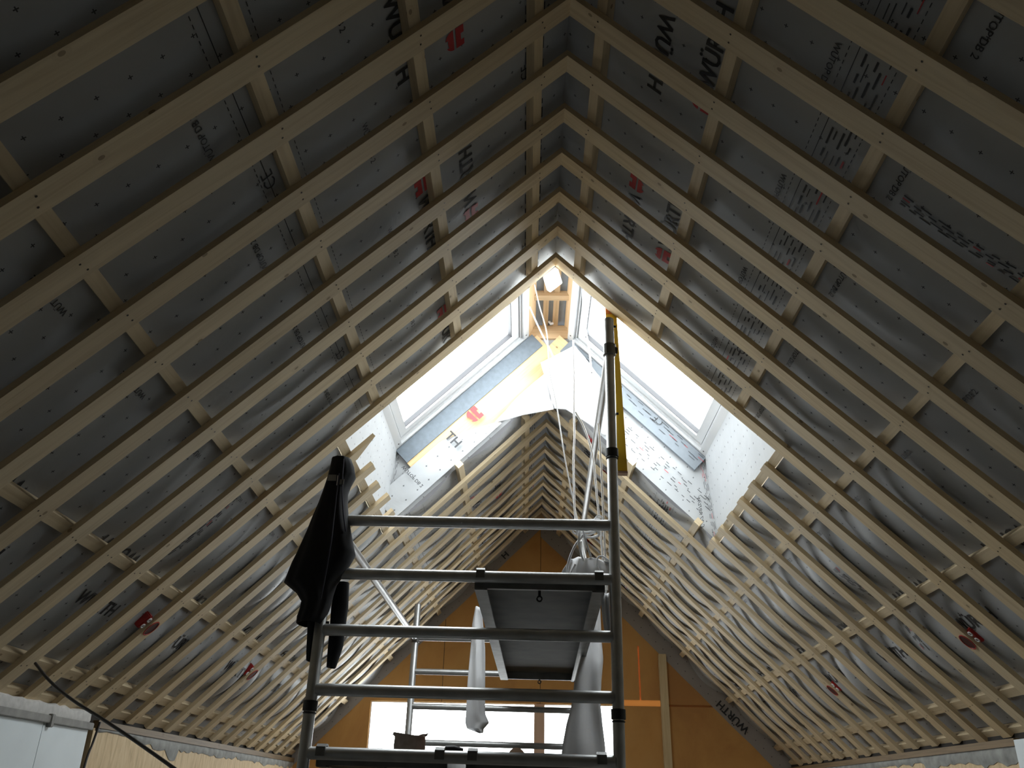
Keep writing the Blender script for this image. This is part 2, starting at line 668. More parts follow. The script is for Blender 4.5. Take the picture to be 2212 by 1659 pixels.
def put_logo(mb, fn, h):
    # two red half pieces: a round one and a square one with a notch
    arc = [(0.05 + 0.5 * h * 1.9 / (h * 1.9) * 0.0, 0.0)]
    top = [(0.0, 0.56)] + [(0.5 - 0.5 * math.cos(math.pi * k / 12), 0.56 + 0.44 * math.sin(math.pi * k / 12)) for k in range(13)] + [(1.0, 0.56)]
    quads = []
    for k in range(12):
        x0, x1 = 0.5 - 0.5 * math.cos(math.pi * k / 12), 0.5 - 0.5 * math.cos(math.pi * (k + 1) / 12)
        t0, t1 = 0.56 + 0.44 * math.sin(math.pi * k / 12), 0.56 + 0.44 * math.sin(math.pi * (k + 1) / 12)
        if 4 <= k <= 6:
            t0, t1 = t0 * 0.86, t1 * 0.86
        quads.append([(x0, 0.56), (x1, 0.56), (x1, t1), (x0, t0)])
    for x0, x1, y0 in ((0.0, 0.30, 0.0), (0.30, 0.62, 0.17), (0.62, 1.0, 0.0)):
        quads.append([(x0, y0), (x1, y0), (x1, 0.44), (x0, 0.44)])
    for q in quads:
        mb.face([fn(x * h * 1.25, y * h * 1.25 - 0.12 * h) for x, y in q], [(0, 0)] * 4, 1)


def outside_open(s, d, Y):
    return not in_open(s, d + 0.03, Y) and not in_open(s, d - 0.03, Y)


for s, ceil in ((-1, CEIL_L), (1, CEIL_R)):
    big = MB()
    # rows of the large word: (d of the line's centre, logo position, reading direction, tops)
    rows = {-1: [(0.555, 3.33, -1, 1), (0.795, 2.84, 1, -1), (2.745, 3.03, -1, 1), (2.985, 3.68, 1, -1)],
            1: [(0.430, 3.13, 1, 1), (0.650, 3.57, -1, -1), (2.640, 3.30, 1, 1), (2.890, 3.62, -1, -1)]}[s]
    H = 0.072
    for dc, yl, rd, up in rows:
        k = -4
        while k < 8:
            yc = yl + 1.03 * k
            k += 1
            if yc < 0.9 or yc > GABLE - 0.5:
                continue
            if not outside_open(s, dc, yc) or not outside_open(s, dc, yc + rd * 0.4):
                continue
            fn = lit(s, dc - up * H / 2, yc, rd, up)
            if dc < 1.5:
                put_logo(big, fn, H)
            put_text(big, 'WÜRTH', (lambda f: lambda x, y: f(x + 0.115, y))(fn), H, 0, 0.022)
    # small product line
    for dc, yl, rd, up in {-1: [(1.56, 2.72, -1, 1), (1.02, 2.35, 1, -1), (2.2, 2.9, -1, 1)],
                           1: [(1.07, 1.93, 1, 1), (1.45, 2.16, 1, 1), (2.12, 2.5, -1, -1)]}[s]:
        for k in range(-2, 16):
            yc = yl + 0.62 * k
            if yc < 0.9 or yc > GABLE - 0.3 or not outside_open(s, dc, yc):
                continue
            put_text(big, 'WÜTOP DB 2', lit(s, dc, yc, rd, up), 0.024, 0, 0.01)
    # conformity mark
    for dc, yl, rd, up in {-1: [(1.40, 2.36, -1, 1), (0.16, 3.98, -1, 1)], 1: [(1.20, 2.52, -1, 1)]}[s]:
        for k in range(-1, 4):
            yc = yl + 1.27 * k
            if yc < 0.9 or yc > GABLE - 0.3 or not outside_open(s, dc, yc):
                continue
            put_text(big, 'CE', lit(s, dc, yc, rd, up), 0.05, 0, -0.005)
    tag(big.build('printed_lettering', ['print', 'red'], ceil), 'black word print with red two-piece emblem')
    # guide lines along the rolls: dashed and solid lines, and fine print blocks
    ln = MB()

    def dash(dc, w, y0, y1, mi=0):
        if y1 > GABLE - 0.02 or not outside_open(s, dc, y0) or not outside_open(s, dc, y1):
            return
        ln.face([P(s, dc + a * w / 2, memb_n(s, dc, b) - 0.002, b) for a, b in ((-1, y0), (1, y0), (1, y1), (-1, y1))], None, mi)
    rnd = random.Random(5 + s)
    lines = {-1: [(1.425, 'solid'), (1.458, 'dash'), (1.285, 'dash')],
             1: [(1.118, 'dash'), (1.150, 'solid'), (1.285, 'dash')]}[s]
    for dc, kind in lines:
        y = 0.8
        while y < GABLE:
            if kind == 'solid':
                dash(dc, 0.003, y, y + 0.10)
                y += 0.10
            else:
                dash(dc, 0.003, y, y + 0.016)
                y += 0.028
    blocks = {-1: [0.075, 0.100, 0.120, 0.155, 0.180], 1: [1.178, 1.196, 1.222, 1.242, 1.262]}[s]
    for q, dc in enumerate(blocks):
        y = 0.8
        while y < GABLE:
            L = rnd.uniform(0.03, 0.085)
            dash(dc, rnd.choice((0.004, 0.006, 0.008)), y, y + L, 1 if rnd.random() < 0.04 else 0)
            y += L + rnd.uniform(0.015, 0.06)
    # adhesive tape with fine print running down the slope
    for yt, d0, d1 in (((2.33, 1.50, 2.35), (4.95, 2.3, 2.9)) if s > 0 else ((4.05, 2.2, 2.62),)):
        for off in (-0.025, -0.012, 0.004, 0.02):
            d = d0
            while d < d1:
                L = rnd.uniform(0.02, 0.05)
                yy = yt + off
                ln.face([P(s, a, memb_n(s, a, b) - 0.002, b) for a, b in ((d, yy - .003), (d + L, yy - .003), (d + L, yy + .003), (d, yy + .003))], None, 1 if rnd.random() < 0.12 else 0)
                d += L + rnd.uniform(0.012, 0.03)
    tag(ln.build('printed_guide_lines', ['print', 'red'], ceil), 'dashed guide lines and fine print')

# ------------------------------------------------------------------ battens
SIDE = {-1: 'left', 1: 'right'}
ORD = ['first', 'second', 'third', 'fourth', 'fifth', 'sixth', 'seventh', 'eighth', 'ninth', 'tenth', 'eleventh', 'twelfth']


def screws(mb, s, pts):
    for d, Y in pts:
        c = [P(s, d + 0.0042 * math.cos(k * math.pi / 3), -0.0012, Y + 0.0042 * math.sin(k * math.pi / 3)) for k in range(6)]
        mb.face(c if s > 0 else c[::-1], [(0, 0)] * 6, 1)


def batten(s, i, d0, miter, label, group, slant=0.0):
    ya = yi(i) + random.Random(i * 31).uniform(-0.004, 0.004)
    rnd = random.Random(i * 31 + s)
    yb = ya + BW
    dend = EAVE + rnd.uniform(-0.015, 0.012)
    mb = MB()
    tw = rnd.uniform(-0.006, 0.006)
    nd = 10
    cs = []
    for q in range(nd + 1):
        t = q / nd
        d = d0 + (dend - d0) * t
        sag = 0.003 * math.sin(t * 9 + i)
        cs.append((d, ya + tw * t + sag, yb + tw * t + sag))
    for q in range(nd):
        (da, a0, a1), (db, b0, b1) = cs[q], cs[q + 1]
        ta = -T if (q == 0 and miter) else 0.0
        corner = lambda d, y, n, sh=0.0: P(s, d + sh, n, y)
        lo = [corner(da, a0, 0), corner(da, a1, 0), corner(db, b1, 0), corner(db, b0, 0)]
        hi = [corner(da, a0, T, ta), corner(da, a1, T, ta), corner(db, b1, T), corner(db, b0, T)]
        if q == 0 and slant:
            lo[0], hi[0] = P(s, da - slant, 0, a0), P(s, da - slant, T, a0)
        fl = (lambda x: x) if s > 0 else (lambda x: x[::-1])
        mb.face(fl(lo), fl([(da, 0), (da, BW), (db, BW), (db, 0)]))
        mb.face(fl(hi[::-1]), fl([(da, .5), (db, .5), (db, .5 + BW), (da, .5 + BW)]))
        mb.face(fl([lo[0], lo[3], hi[3], hi[0]]), fl([(da, .9), (db, .9), (db, .9 + T), (da, .9 + T)]))
        mb.face(fl([lo[1], hi[1], hi[2], lo[2]]), fl([(da, 1.3), (da, 1.3 + T), (db, 1.3 + T), (db, 1.3)]))
        if q == 0:
            mb.face(fl([lo[0], hi[0], hi[1], lo[1]]), [(0, 0), (0, .05), (.02, .05), (.02, 0)])
        if q == nd - 1:
            mb.face(fl([lo[3], lo[2], hi[2], hi[3]]), [(0, 0), (.02, 0), (.02, .05), (0, .05)])
    pts = []
    for k in range(6):
        rd = row_d(s, k, (ya + yb) / 2)
        if rd < d0 - 0.01:
            continue
        for w in (0.3, 0.68):
            pts.append((rd + PW * (0.5 + rnd.uniform(-0.25, 0.25)), ya + BW * w))
    screws(mb, s, pts)
    o = mb.build('roof_batten', ['pine', 'screw'])
    tag(o, label, 'batten', group)


for s in (-1, 1):
    sd = SIDE[s]
    for i in range(-5, 7):
        if i == 6:
            lab = 'pine batten from ridge to eave forming the near edge of the %s skylight opening' % sd
        elif i >= 1:
            lab = 'pine batten on %s slope, %s in front of the skylight opening edge batten' % (sd, ORD[5 - i])
        else:
            lab = 'pine batten on %s slope near the camera, %s before the skylight opening' % (sd, ORD[min(11, 5 - i)])
        batten(s, i, 0.0, True, lab, 'long pine battens on the %s slope before the skylight' % sd)
    for i in range(7, 13):
        d0 = {-1: 1.525, 1: 1.640}[s]
        sl_ = 0.0
        if i == 7 and s < 0:
            d0, sl_ = 1.62, 0.15
        batten(s, i, d0 + (0.05 * cell_noise(i, s) if s < 0 else 0.0), False,
               'short pine batten ending under the %s skylight, %s counted from the near side' % (sd, ORD[i - 7]),
               'short battens below the %s skylight' % sd, sl_)
    for i in range(13, 23):
        lab = ('pine batten from ridge to eave forming the far edge of the %s skylight opening' % sd) if i == 13 else \
            'pine batten on %s slope, %s behind the far edge of the skylight opening' % (sd, ORD[i - 14])
        batten(s, i, 0.0, True, lab, 'long pine battens on the %s slope behind the skylight' % sd)


def purlin(s, pts, label, group):
    """pts: list of (Y, d) of the upper edge"""
    mb = MB()
    for (ya, da), (yb, db) in zip(pts[:-1], pts[1:]):
        c = []
        for n in (T + 0.0004, NT - 0.0004):
            for w in (0, PW):
                for y, d in ((ya, da), (yb, db)):
                    c.append(P(s, d + w, n, y))
        mb.hexa(c, 0)
    o = mb.build('cross_batten', 'pine')
    tag(o, label, 'batten', group)


for s in (-1, 1):
    sd = SIDE[s]
    ROWN = ['nearest the ridge', 'second below the ridge', 'third below the ridge', 'fourth below the ridge', 'fifth below the ridge', 'sixth below the ridge']
    for k in range(6):
        if k < SPLIT:
            d = ROWS[s][k][0] * S
            purlin(s, [(BACK + 0.05, d), (yi(6) + BW - 0.002, d)],
                   'level cross batten behind the %s slope battens before the skylight, row %s' % (sd, ROWN[k]), 'cross battens before the skylight, %s slope' % sd)
            d = ROWS[s][k][1] * S
            purlin(s, [(yi(13) - 0.27 if k else yi(13) - 0.06, d), (GABLE - 0.02, d)],
                   'level cross batten behind the %s slope battens beyond the skylight, row %s' % (sd, ROWN[k]), 'cross battens beyond the skylight, %s slope' % sd)
        else:
            purlin(s, [(BACK + 0.05, row_d(s, k, BACK + 0.05)), (GABLE - 0.02, row_d(s, k, GABLE - 0.02))],
                   'full-length level cross batten on %s slope, row %s' % (sd, ROWN[k]), 'full-length cross battens, %s slope' % sd)
    d = 3.485 if s < 0 else 3.50
    purlin(s, [(BACK + 0.05, d), (GABLE - 0.02, d)], 'lowest level cross batten along the %s eave above the knee wall' % sd, 'eave cross battens')
    d = 1.60 if s < 0 else 1.645
    purlin(s, [(OPN0 - 0.05, d), (yi(13) + 0.08, d)], 'short level cross batten trimming the bottom of the %s skylight opening' % sd, 'skylight trimmer battens')


# ------------------------------------------------------------------ skylight reveals (structure)
WN = 0.46                       # outward offset of the window plane
WD0, WD1 = -0.24, {-1: 1.16, 1: 1.20}
YW0, YW1 = 4.36, 6.01


def yrev(n):
    return OPN1 - (n - NT) / (WN - NT) * (OPN1 - YW1)


def ynear(n):
    return OPN0 + (n - NT) / (WN - NT) * (YW0 - OPN0)


for s in (-1, 1):
    mb = MB()
    nd, nn = 40, 12
    for fn_y, sgn in ((yrev, 1), (ynear, -1)):
        def f(i, j, fn_y=fn_y):
            n = NT + (WN - NT) * j / nn
            dlo = -n
            dhi = OPD[s] + (WD1[s] - OPD[s]) * (j / nn)
            d = dlo + (dhi - dlo) * i / nd
            wv = 0.012 * noise.noise(Vector((d * 3, n * 6, s * 4.0 + sgn))) * math.sin(math.pi * min(1, max(0, j / nn)))
            return P(s, d, n, fn_y(n) - sgn * abs(wv))
        mb.grid(nd, nn, f, lambda i, j: (f(i, j)[0] * 1.3 + 2, f(i, j)[2] * 1.3))
    # bottom reveal, splayed
    def fb(i, j):
        n = NT + (WN - NT) * j / 14
        d = OPD[s] + (WD1[s] - OPD[s]) * j / 14
        y = ynear(n) + (yrev(n) - ynear(n)) * i / 40
        w = noise.noise(Vector((y * 5.0, n * 4.0, s * 3.0)))
        w2 = abs(noise.noise(Vector((y * 9.0 + n * 6, n * 2.0, s * 7.0))))
        k = math.sin(math.pi * j / 14) * math.sin(math.pi * i / 40) ** 0.4
        off = k * (0.028 * w - 0.03 * w2)
        return P(s, d - off * 0.6, n + off * 0.6, y)
    mb.grid(40, 14, fb, lambda i, j: (i * 0.045, j * 0.045 + 0.3))
    o = mb.build('ceiling_left.001' if s < 0 else 'ceiling_right.001', 'membrane_white', smooth=True)
    o.name = 'trim_1' if s < 0 else 'trim_2'
    tag(o, 'pale membrane lining the reveal around the %s skylight' % SIDE[s], kind='structure')
    # print on the linings
    pr = MB()
    if s < 0:
        put_logo(pr, lambda x, y: P(-1, 0.495 + y, 0.215 + x, yrev(0.26) - 0.054), 0.090)
        put_text(pr, 'TH', lambda x, y: P(-1, 0.825 - y, 0.300 - x, yrev(0.24) - 0.054), 0.072, 0, 0.02)
        put_text(pr, 'WÜTOP DB 2', lambda x, y: P(-1, 1.20 + y, 0.335 - x, yrev(0.25) - 0.054), 0.026, 0, 0.01)
    rnd = random.Random(40 + s)
    for q in range(3):
        for base_n in ((0.385, 0.405) if s > 0 else ()):
            d = 0.0
            while d < 1.18:
                L = rnd.uniform(0.03, 0.07)
                n = base_n + q * 0.018
                pr.face([P(s, a, b, yrev(b) - 0.040) for a, b in ((d, n), (d + L, n), (d + L, n + .003), (d, n + .003))], None, 1 if rnd.random() < .1 else 0)
                d += L + rnd.uniform(.08, .2)
    if s > 0:
        put_text(pr, 'CE', lambda x, y: P(1, 0.80 - x, 0.405 + y, yrev(0.43) - 0.040), 0.05, 0, -0.005)
        put_text(pr, 'WÜTOP DB 2', lambda x, y: P(1, 1.36 + x * .7, 0.2 + y - x * .6, yrev(0.2) - 0.020), 0.03, 0, 0.01)
        for q in range(7):
            n, d = 0.14 + 0.018 * q, 0.62
            while d < 1.45:
                L = rnd.uniform(0.02, 0.05)
                pr.face([P(s, a, b, yrev(b) - 0.016) for a, b in ((d, n), (d + L, n), (d + L, n + .004), (d, n + .004))], None, 1 if rnd.random() < .12 else 0)
                d += L + rnd.uniform(.02, .07) + (0.1 if q % 3 else 0)
    # dashed tape print up the corner to the window
    for q in range(4 if s > 0 else 2):
        t = 0.0
        while t < 1.0:
            t2 = t + rnd.uniform(.04, .09)
            def cp(tt, w):
                n = NT + (WN - NT) * tt
                d = OPD[s] + (WD1[s] - OPD[s]) * tt
                return P(s, d - 0.02 - 0.014 * q - w, n, yrev(n) - 0.016)
            pr.face([cp(t, 0), cp(min(1, t2), 0), cp(min(1, t2), .004), cp(t, .004)], None, 1 if rnd.random() < .15 else 0)
            t = t2 + rnd.uniform(.03, .06)
    tag(pr.build('printed_lettering', ['print', 'red'], o), 'black and red print on the lining')
    # strip between lining and frame on the far side
    st = MB()
    st.box((-0.27 if s < 0 else -0.2, WN - 0.125, 0.0), (WD1[s] + 0.01, WN - 0.004, 0.030), 0, 0, lambda d, n, t: P(s, d, n, yrev(n) - 0.006 - t))
    st = st.build('reveal_strip', 'foam' if s < 0 else 'tape', o)
    tag(st, 'slate grey foam strip' if s < 0 else 'grey-blue sealing tape strip')
    if s < 0:
        pb = MB()
        pb.box((-0.30, 0.115, 0.0), (1.17, WN - 0.03, 0.012), 0, 0, lambda d, n, t: P(s, d, n, yrev(n) - 0.016 - t))
        tag(pb.build('plywood_panel', 'ply', o), 'bare light pine plywood')
        # membrane that still covers the lower half of the plywood
        cv = MB()
        def fc(i, j):
            d = 0.42 + 1.10 * i / 30
            top = 0.10 + 0.19 * max(0, min(1, (d - 0.42) / 0.45)) ** 0.8
            n = 0.088 + (top - 0.088) * j / 8
            return P(-1, d, n, yrev(n) - 0.036 - 0.012 * abs(noise.noise(Vector((d * 5, n * 9, 2.2)))))
        cv.grid(30, 8, fc, lambda i, j: (i * .034 + .02, j * .03))
        tag(cv.build('membrane_cover', 'membrane_white', o, smooth=True), 'membrane still covering the lower plywood')
        pb2 = MB()
        pb2.box((-0.30, 0.115, 0.0), (0.20, WN - 0.03, 0.012), 0, 0, lambda d, n, t: P(1, d, n, yrev(n) - 0.016 - t))
        tag(pb2.build('plywood_panel', 'ply', o), 'bare light pine plywood')


# ------------------------------------------------------------------ skylight windows (structure)
def ring(mb, s, d0, d1, y0, y1, n0, n1, w, mi=0):
    f = lambda d, y, n: P(s, d, n, y)
    mb.box((d0, y0, n0), (d1, y0 + w, n1), 0, mi, f)
    mb.box((d0, y1 - w, n0), (d1, y1, n1), 0, mi, f)
    mb.box((d0, y0 + w, n0), (d0 + w, y1 - w, n1), 1, mi, f)
    mb.box((d1 - w, y0 + w, n0), (d1, y1 - w, n1), 1, mi, f)


for s in (-1, 1):
    w = empty('window_1' if s < 0 else 'window_2', P(s, 0.46, WN, 5.19))
    tag(w, 'white framed skylight in the %s roof slope with bright overcast sky behind' % SIDE[s], kind='structure')
    fr_ = MB()
    ring(fr_, s, WD0, WD1[s], YW0, YW1, WN, WN + 0.10, 0.055)
    ring(fr_, s, WD0 + 0.055, WD1[s] - 0.055, YW0 + 0.055, YW1 - 0.055, WN + 0.025, WN + 0.10, 0.018)
    into(w, fr_.build('window_frame', 'frame_white'))
    gk = MB()
    ring(gk, s, WD0 + 0.0735, WD1[s] - 0.0735, YW0 + 0.0735, YW1 - 0.0735, WN + 0.055, WN + 0.09, 0.006)
    into(w, gk.build('frame_gasket', 'gasket'))
    sa = MB()
    ring(sa, s, WD0 + 0.08, WD1[s] - 0.08, YW0 + 0.08, YW1 - 0.08, WN + 0.035, WN + 0.10, 0.062)
    into(w, sa.build('sash', 'frame_white'))
    gs = MB()
    ring(gs, s, WD0 + 0.142, WD1[s] - 0.142, YW0 + 0.142, YW1 - 0.142, WN + 0.05, WN + 0.085, 0.005)
    into(w, gs.build('glazing_seal', 'gasket'))
    gp = MB()
    gp.face([P(s, a, WN + 0.068, b) for a, b in ((WD0 + 0.14, YW0 + 0.14), (WD1[s] - 0.14, YW0 + 0.14), (WD1[s] - 0.14, YW1 - 0.14), (WD0 + 0.14, YW1 - 0.14))])
    into(w, gp.build('glass_pane', 'glass'))
    # thin roof edge so that no sky shows beside the frame
    ed = MB()
    ring(ed, s, WD0 - 0.02, WD1[s] + 0.30, YW0 - 0.25, YW1 + 0.22, WN + 0.10, WN + 0.13, 0.10)
    into(w, ed.build('outer_flashing', 'gasket'))
    bt = MB()
    for (a, y) in ((WD1[s] - 0.03, YW1 - 0.09), (WD0 + 0.03, YW1 - 0.09)):
        bt.tube([P(s, a, WN + 0.001, y), P(s, a, WN - 0.003, y)], 0.006, 8)
    into(w, bt.build('frame_screws', 'screw'))

# ------------------------------------------------------------------ ridge channel between the skylights
ch = MB()
zb, zt2 = RIDGE + 0.492, RIDGE + 0.612
xo = 0.015
xb, xt = 0.178, 0.117
ya, yb_ = YW0 - 0.05, 6.02
# planks: sloping sides and ceiling
ch.hexa([Vector((xo - xb, ya, zb)), Vector((xo - xb, yb_, zb)), Vector((xo - xt, ya, zt2)), Vector((xo - xt, yb_, zt2)),
         Vector((xo - xb - .03, ya, zb + .01)), Vector((xo - xb - .03, yb_, zb + .01)), Vector((xo - xt - .03, ya, zt2 + .02)), Vector((xo - xt - .03, yb_, zt2 + .02))], 0)
ch.hexa([Vector((xo + xb, ya, zb)), Vector((xo + xb, yb_, zb)), Vector((xo + xt, ya, zt2)), Vector((xo + xt, yb_, zt2)),
         Vector((xo + xb + .03, ya, zb + .01)), Vector((xo + xb + .03, yb_, zb + .01)), Vector((xo + xt + .03, ya, zt2 + .02)), Vector((xo + xt + .03, yb_, zt2 + .02))], 0)
ch.box((xo - 0.06, ya, zt2 - .004), (xo - 0.018, yb_, zt2 + .02), 1)
ch.box((xo + 0.018, ya, zt2 - .004), (xo + 0.062, yb_, zt2 + .02), 1)
ch.hexa([Vector((xo - xb, 6.0, zb)), Vector((xo + xb, 6.0, zb)), Vector((xo - xb, 6.03, zb)), Vector((xo + xb, 6.03, zb)),
         Vector((xo - xt, 6.0, zt2)), Vector((xo + xt, 6.0, zt2)), Vector((xo - xt, 6.03, zt2)), Vector((xo + xt, 6.03, zt2))], 0)
ch.box((xo - 0.19, 5.50, zt2 - .03), (xo + 0.19, 5.57, zt2 + .015), 0)
ch.hexa([Vector((xo - xb, ya - .03, zb - .02)), Vector((xo + xb, ya - .03, zb - .02)), Vector((xo - xb, ya, zb - .02)), Vector((xo + xb, ya, zb - .02)),
         Vector((xo - xt, ya - .03, zt2 + .02)), Vector((xo + xt, ya - .03, zt2 + .02)), Vector((xo - xt, ya, zt2 + .02)), Vector((xo + xt, ya, zt2 + .02))], 0)
ro = ch.build('trim_3', 'plank')
tag(ro, 'light wood planks boxing in the ridge between the two skylights', kind='structure')
cm = MB()
cm.box((xo - xt - .04, ya, zt2 + .016), (xo + xt + .04, yb_, zt2 + .03), 1)
cm.box((xo - xb - .06, ya, zb + .002), (xo - xb - .031, yb_, zt2 + .03), 1)
cm.box((xo + xb + .031, ya, zb + .002), (xo + xb + .06, yb_, zt2 + .03), 1)
tag(cm.build('membrane_strips', 'tape', ro), 'grey membrane showing between the planks')
kk = MB()
kk.tube([Vector((xo - .008, 5.93, zt2 - .005)), Vector((xo + .004, 5.92, zt2 - .03)), Vector((xo + .02, 5.93, zt2 - .02))], 0.011, 8)
tag(kk.build('cable_end', 'cable', ro), 'white cable end')
# blanks outside the frames so that the roof is closed
cl = MB()
for s in (-1, 1):
    f = lambda d, y, n, s=s: P(s, d, n, y)
    cl.box((WD1[s] - .02, YW0 - .3, WN + .11), (3.7, YW1 + .3, WN + .14), 0, 0, f)
    cl.box((-0.6, BACK, WN + .11), (3.7, YW0 - .02, WN + .14), 0, 0, f)
    cl.box((-0.6, YW1 - .02, WN + .11), (3.7, GABLE + .3, WN + .14), 0, 0, f)
tag(cl.build('trim_4', 'gasket'), 'dark roof deck above the insulation', kind='structure')

# torn membrane sheet hanging over the far reveal
sh = MB()
TS = [[(-0.062, 4.651), (0.069, 4.734), (0.205, 4.817), (0.215, 4.812)],
      [(-0.043, 4.586), (0.075, 4.635), (0.241, 4.703), (0.319, 4.664)],
      [(-0.008, 4.496), (0.114, 4.535), (0.29, 4.564), (0.437, 4.496)],
      [(0.017, 4.395), (0.154, 4.435), (0.331, 4.444), (0.527, 4.346)],
      [(0.027, 4.328), (0.165, 4.338), (0.323, 4.289), (0.51, 4.161)],
      [(0.038, 4.298), (0.137, 4.293), (0.265, 4.209), (0.433, 4.071)]]
DEP = [5.94, 5.955, 5.97, 5.985, 6.01, 6.03]


def bil(A, u, v):
    n, m = len(A) - 1, len(A[0]) - 1
    i, j = min(int(u * n), n - 1), min(int(v * m), m - 1)
    a, b = u * n - i, v * m - j
    g = lambda p, q, k: A[p][q][k]
    return [(g(i, j, k) * (1 - a) * (1 - b) + g(i + 1, j, k) * a * (1 - b) + g(i, j + 1, k) * (1 - a) * b + g(i + 1, j + 1, k) * a * b) for k in range(2)]


def fs(i, j):
    u, v = i / 30, j / 24
    x, z = bil(TS, u, v)
    k = min(int(u * 5), 4)
    dep = DEP[k] + (DEP[k + 1] - DEP[k]) * (u * 5 - k)
    dep += 0.02 * noise.noise(Vector((x * 9, z * 7, 0.3))) - 0.01
    return Vector((x, dep, z))


sh.grid(30, 24, fs, lambda i, j: (i * .02, j * .025))
o = sh.build('membrane_sheet', 'sheet', smooth=True)
so = o.modifiers.new('thickness', 'SOLIDIFY')
so.thickness = 0.0012
tag(o, 'torn white membrane sheet hanging over the far reveal between both skylights', 'sheet')
sh = MB()
TS2 = [[(-0.022, 4.599), (0.027, 4.545)], [(-0.121, 4.506), (0.027, 4.447)], [(-0.238, 4.388), (0.027, 4.368)], [(-0.415, 4.162), (0.042, 4.28)]]


def fs2(i, j):
    x, z = bil(TS2, i / 20, j / 12)
    return Vector((x, 5.995 - 0.02 * math.sin(math.pi * j / 12) + 0.012 * noise.noise(Vector((x * 8, z * 8, 3))), z))


sh.grid(20, 12, fs2, lambda i, j: (i * .03, j * .03))
o = sh.build('membrane_sheet', 'sheet', smooth=True)
so = o.modifiers.new('thickness', 'SOLIDIFY')
so.thickness = 0.0012
tag(o, 'folded corner of membrane peeled off the pale plywood left of the ridge', 'sheet')

# ------------------------------------------------------------------ gable wall
gw = MB()
WX0, WX1, WZ0, WZ1 = -1.765, 0.80, 1.93, 2.475
zap = RIDGE + (NT + .05) * R2


def gz(x):
    return zap - abs(x)


th = 0.05
LG0, LG1 = 2.468, 2.528


def wall_poly(pts):
    gw.face([Vector((x, GABLE, z)) for x, z in pts], [(x, z) for x, z in pts])
    gw.face([Vector((x, GABLE + th, z)) for x, z in pts[::-1]], [(x, z) for x, z in pts[::-1]])
    for a, b in zip(pts, pts[1:] + pts[:1]):
        gw.face([Vector((a[0], GABLE, a[1])), Vector((a[0], GABLE + th, a[1])), Vector((b[0], GABLE + th, b[1])), Vector((b[0], GABLE, b[1]))])


XE = 2.75
for x0, x1 in ((-XE, -1.768), (0.801, XE)):
    pass
g = 0.004
wall_poly([(-XE, 0), (WX0, 0), (WX0, gz(WX0)), (-XE, gz(XE))])
wall_poly([(WX0, 0), (WX1, 0), (WX1, WZ0), (WX0, WZ0)])
wall_poly([(WX0, WZ1), (-1.026, WZ1), (-1.026, gz(1.026)), (WX0, gz(WX0))])
wall_poly([(-1.026, WZ1), (0.0, WZ1), (0.0, zap), (-1.026, gz(1.026))])
wall_poly([(0.0, WZ1), (WX1, WZ1), (WX1, gz(WX1)), (0.0, zap)])
wall_poly([(WX1, 0), (XE, 0), (XE, gz(XE)), (1.94, gz(1.94)), (1.94, LG0), (WX1, LG0)])
wall_poly([(WX1, LG1), (1.034, LG1), (1.034, gz(1.034)), (WX1, gz(WX1))])
wall_poly([(1.034, 3.075), (1.050, 3.075), (1.050, gz(1.05)), (1.034, gz(1.034))])
wall_poly([(1.050, LG1), (1.33, LG1), (1.33, gz(1.33)), (1.050, gz(1.05))])
wall_poly([(1.33, LG0 + .02), (1.94, LG0 + .02), (1.94, gz(1.94)), (1.33, gz(1.33))])
o = gw.build('wall_back', 'gable')
tag(o, 'orange-brown boarded gable wall at the far end', kind='structure')
GWALL = o
gs_ = MB()
for x0, x1, z0, z1, mi in ((WX1, 1.34, LG0, LG1, 0), (1.33, 1.94, LG0, LG0 + .02, 1), (1.034, 1.050, LG1, 3.075, 2)):
    gs_.face([Vector((x0, GABLE + .008, z0)), Vector((x1, GABLE + .008, z0)), Vector((x1, GABLE + .008, z1)), Vector((x0, GABLE + .008, z1))], None, mi)
tag(gs_.build('backlit_joint', ['glowstrip', 'glowdim', 'glowred'], o), 'orange daylight glowing through the board joints')
# membrane turned onto the gable along both slopes, printed
for s in (-1, 1):
    mb = MB()
    hh = 0.20 if s > 0 else 0.135

    def ff(i, j):
        d = 0.02 + (EAVE + 0.05 - 0.02) * i / 60
        n = NT - hh * j / 4 * (0.95 + 0.06 * noise.noise(Vector((d * 3, s, 0))))
        dd = max(d, -n + 0.0)
        return P(s, dd, n, GABLE - 0.004 - 0.004 * abs(noise.noise(Vector((d * 8, j, s)))))
    mb.grid(60, 4, ff, lambda i, j: (i * .06, j * .06))
    fl = mb.build('membrane_flap', 'flap', GWALL, smooth=True)
    tag(fl, 'grey membrane edge turned onto the gable')
    tx = MB()
    for dc in (2.62,) if s > 0 else (0.52,):
        if s > 0:
            put_text(tx, 'WÜRTH', lambda x, y: P(1, dc + 0.42 - x, -0.012 - y, GABLE - 0.012), 0.075, 0, 0.02)
        else:
            put_text(tx, 'H', lambda x, y: P(-1, dc + x, 0.045 - y, GABLE - 0.012), 0.075, 0, 0.02)
    tag(tx.build('printed_lettering', 'print', GWALL), 'black word print on the membrane edge')
sm = MB()
for xs in (-1.026, 0.0):
    sm.box((xs - .0025, GABLE - .0015, WZ1), (xs + .0025, GABLE + .01, gz(xs) - .25), 2)
tag(sm.build('board_joint', 'darkgap', GWALL), 'dark upright joint between the boards')

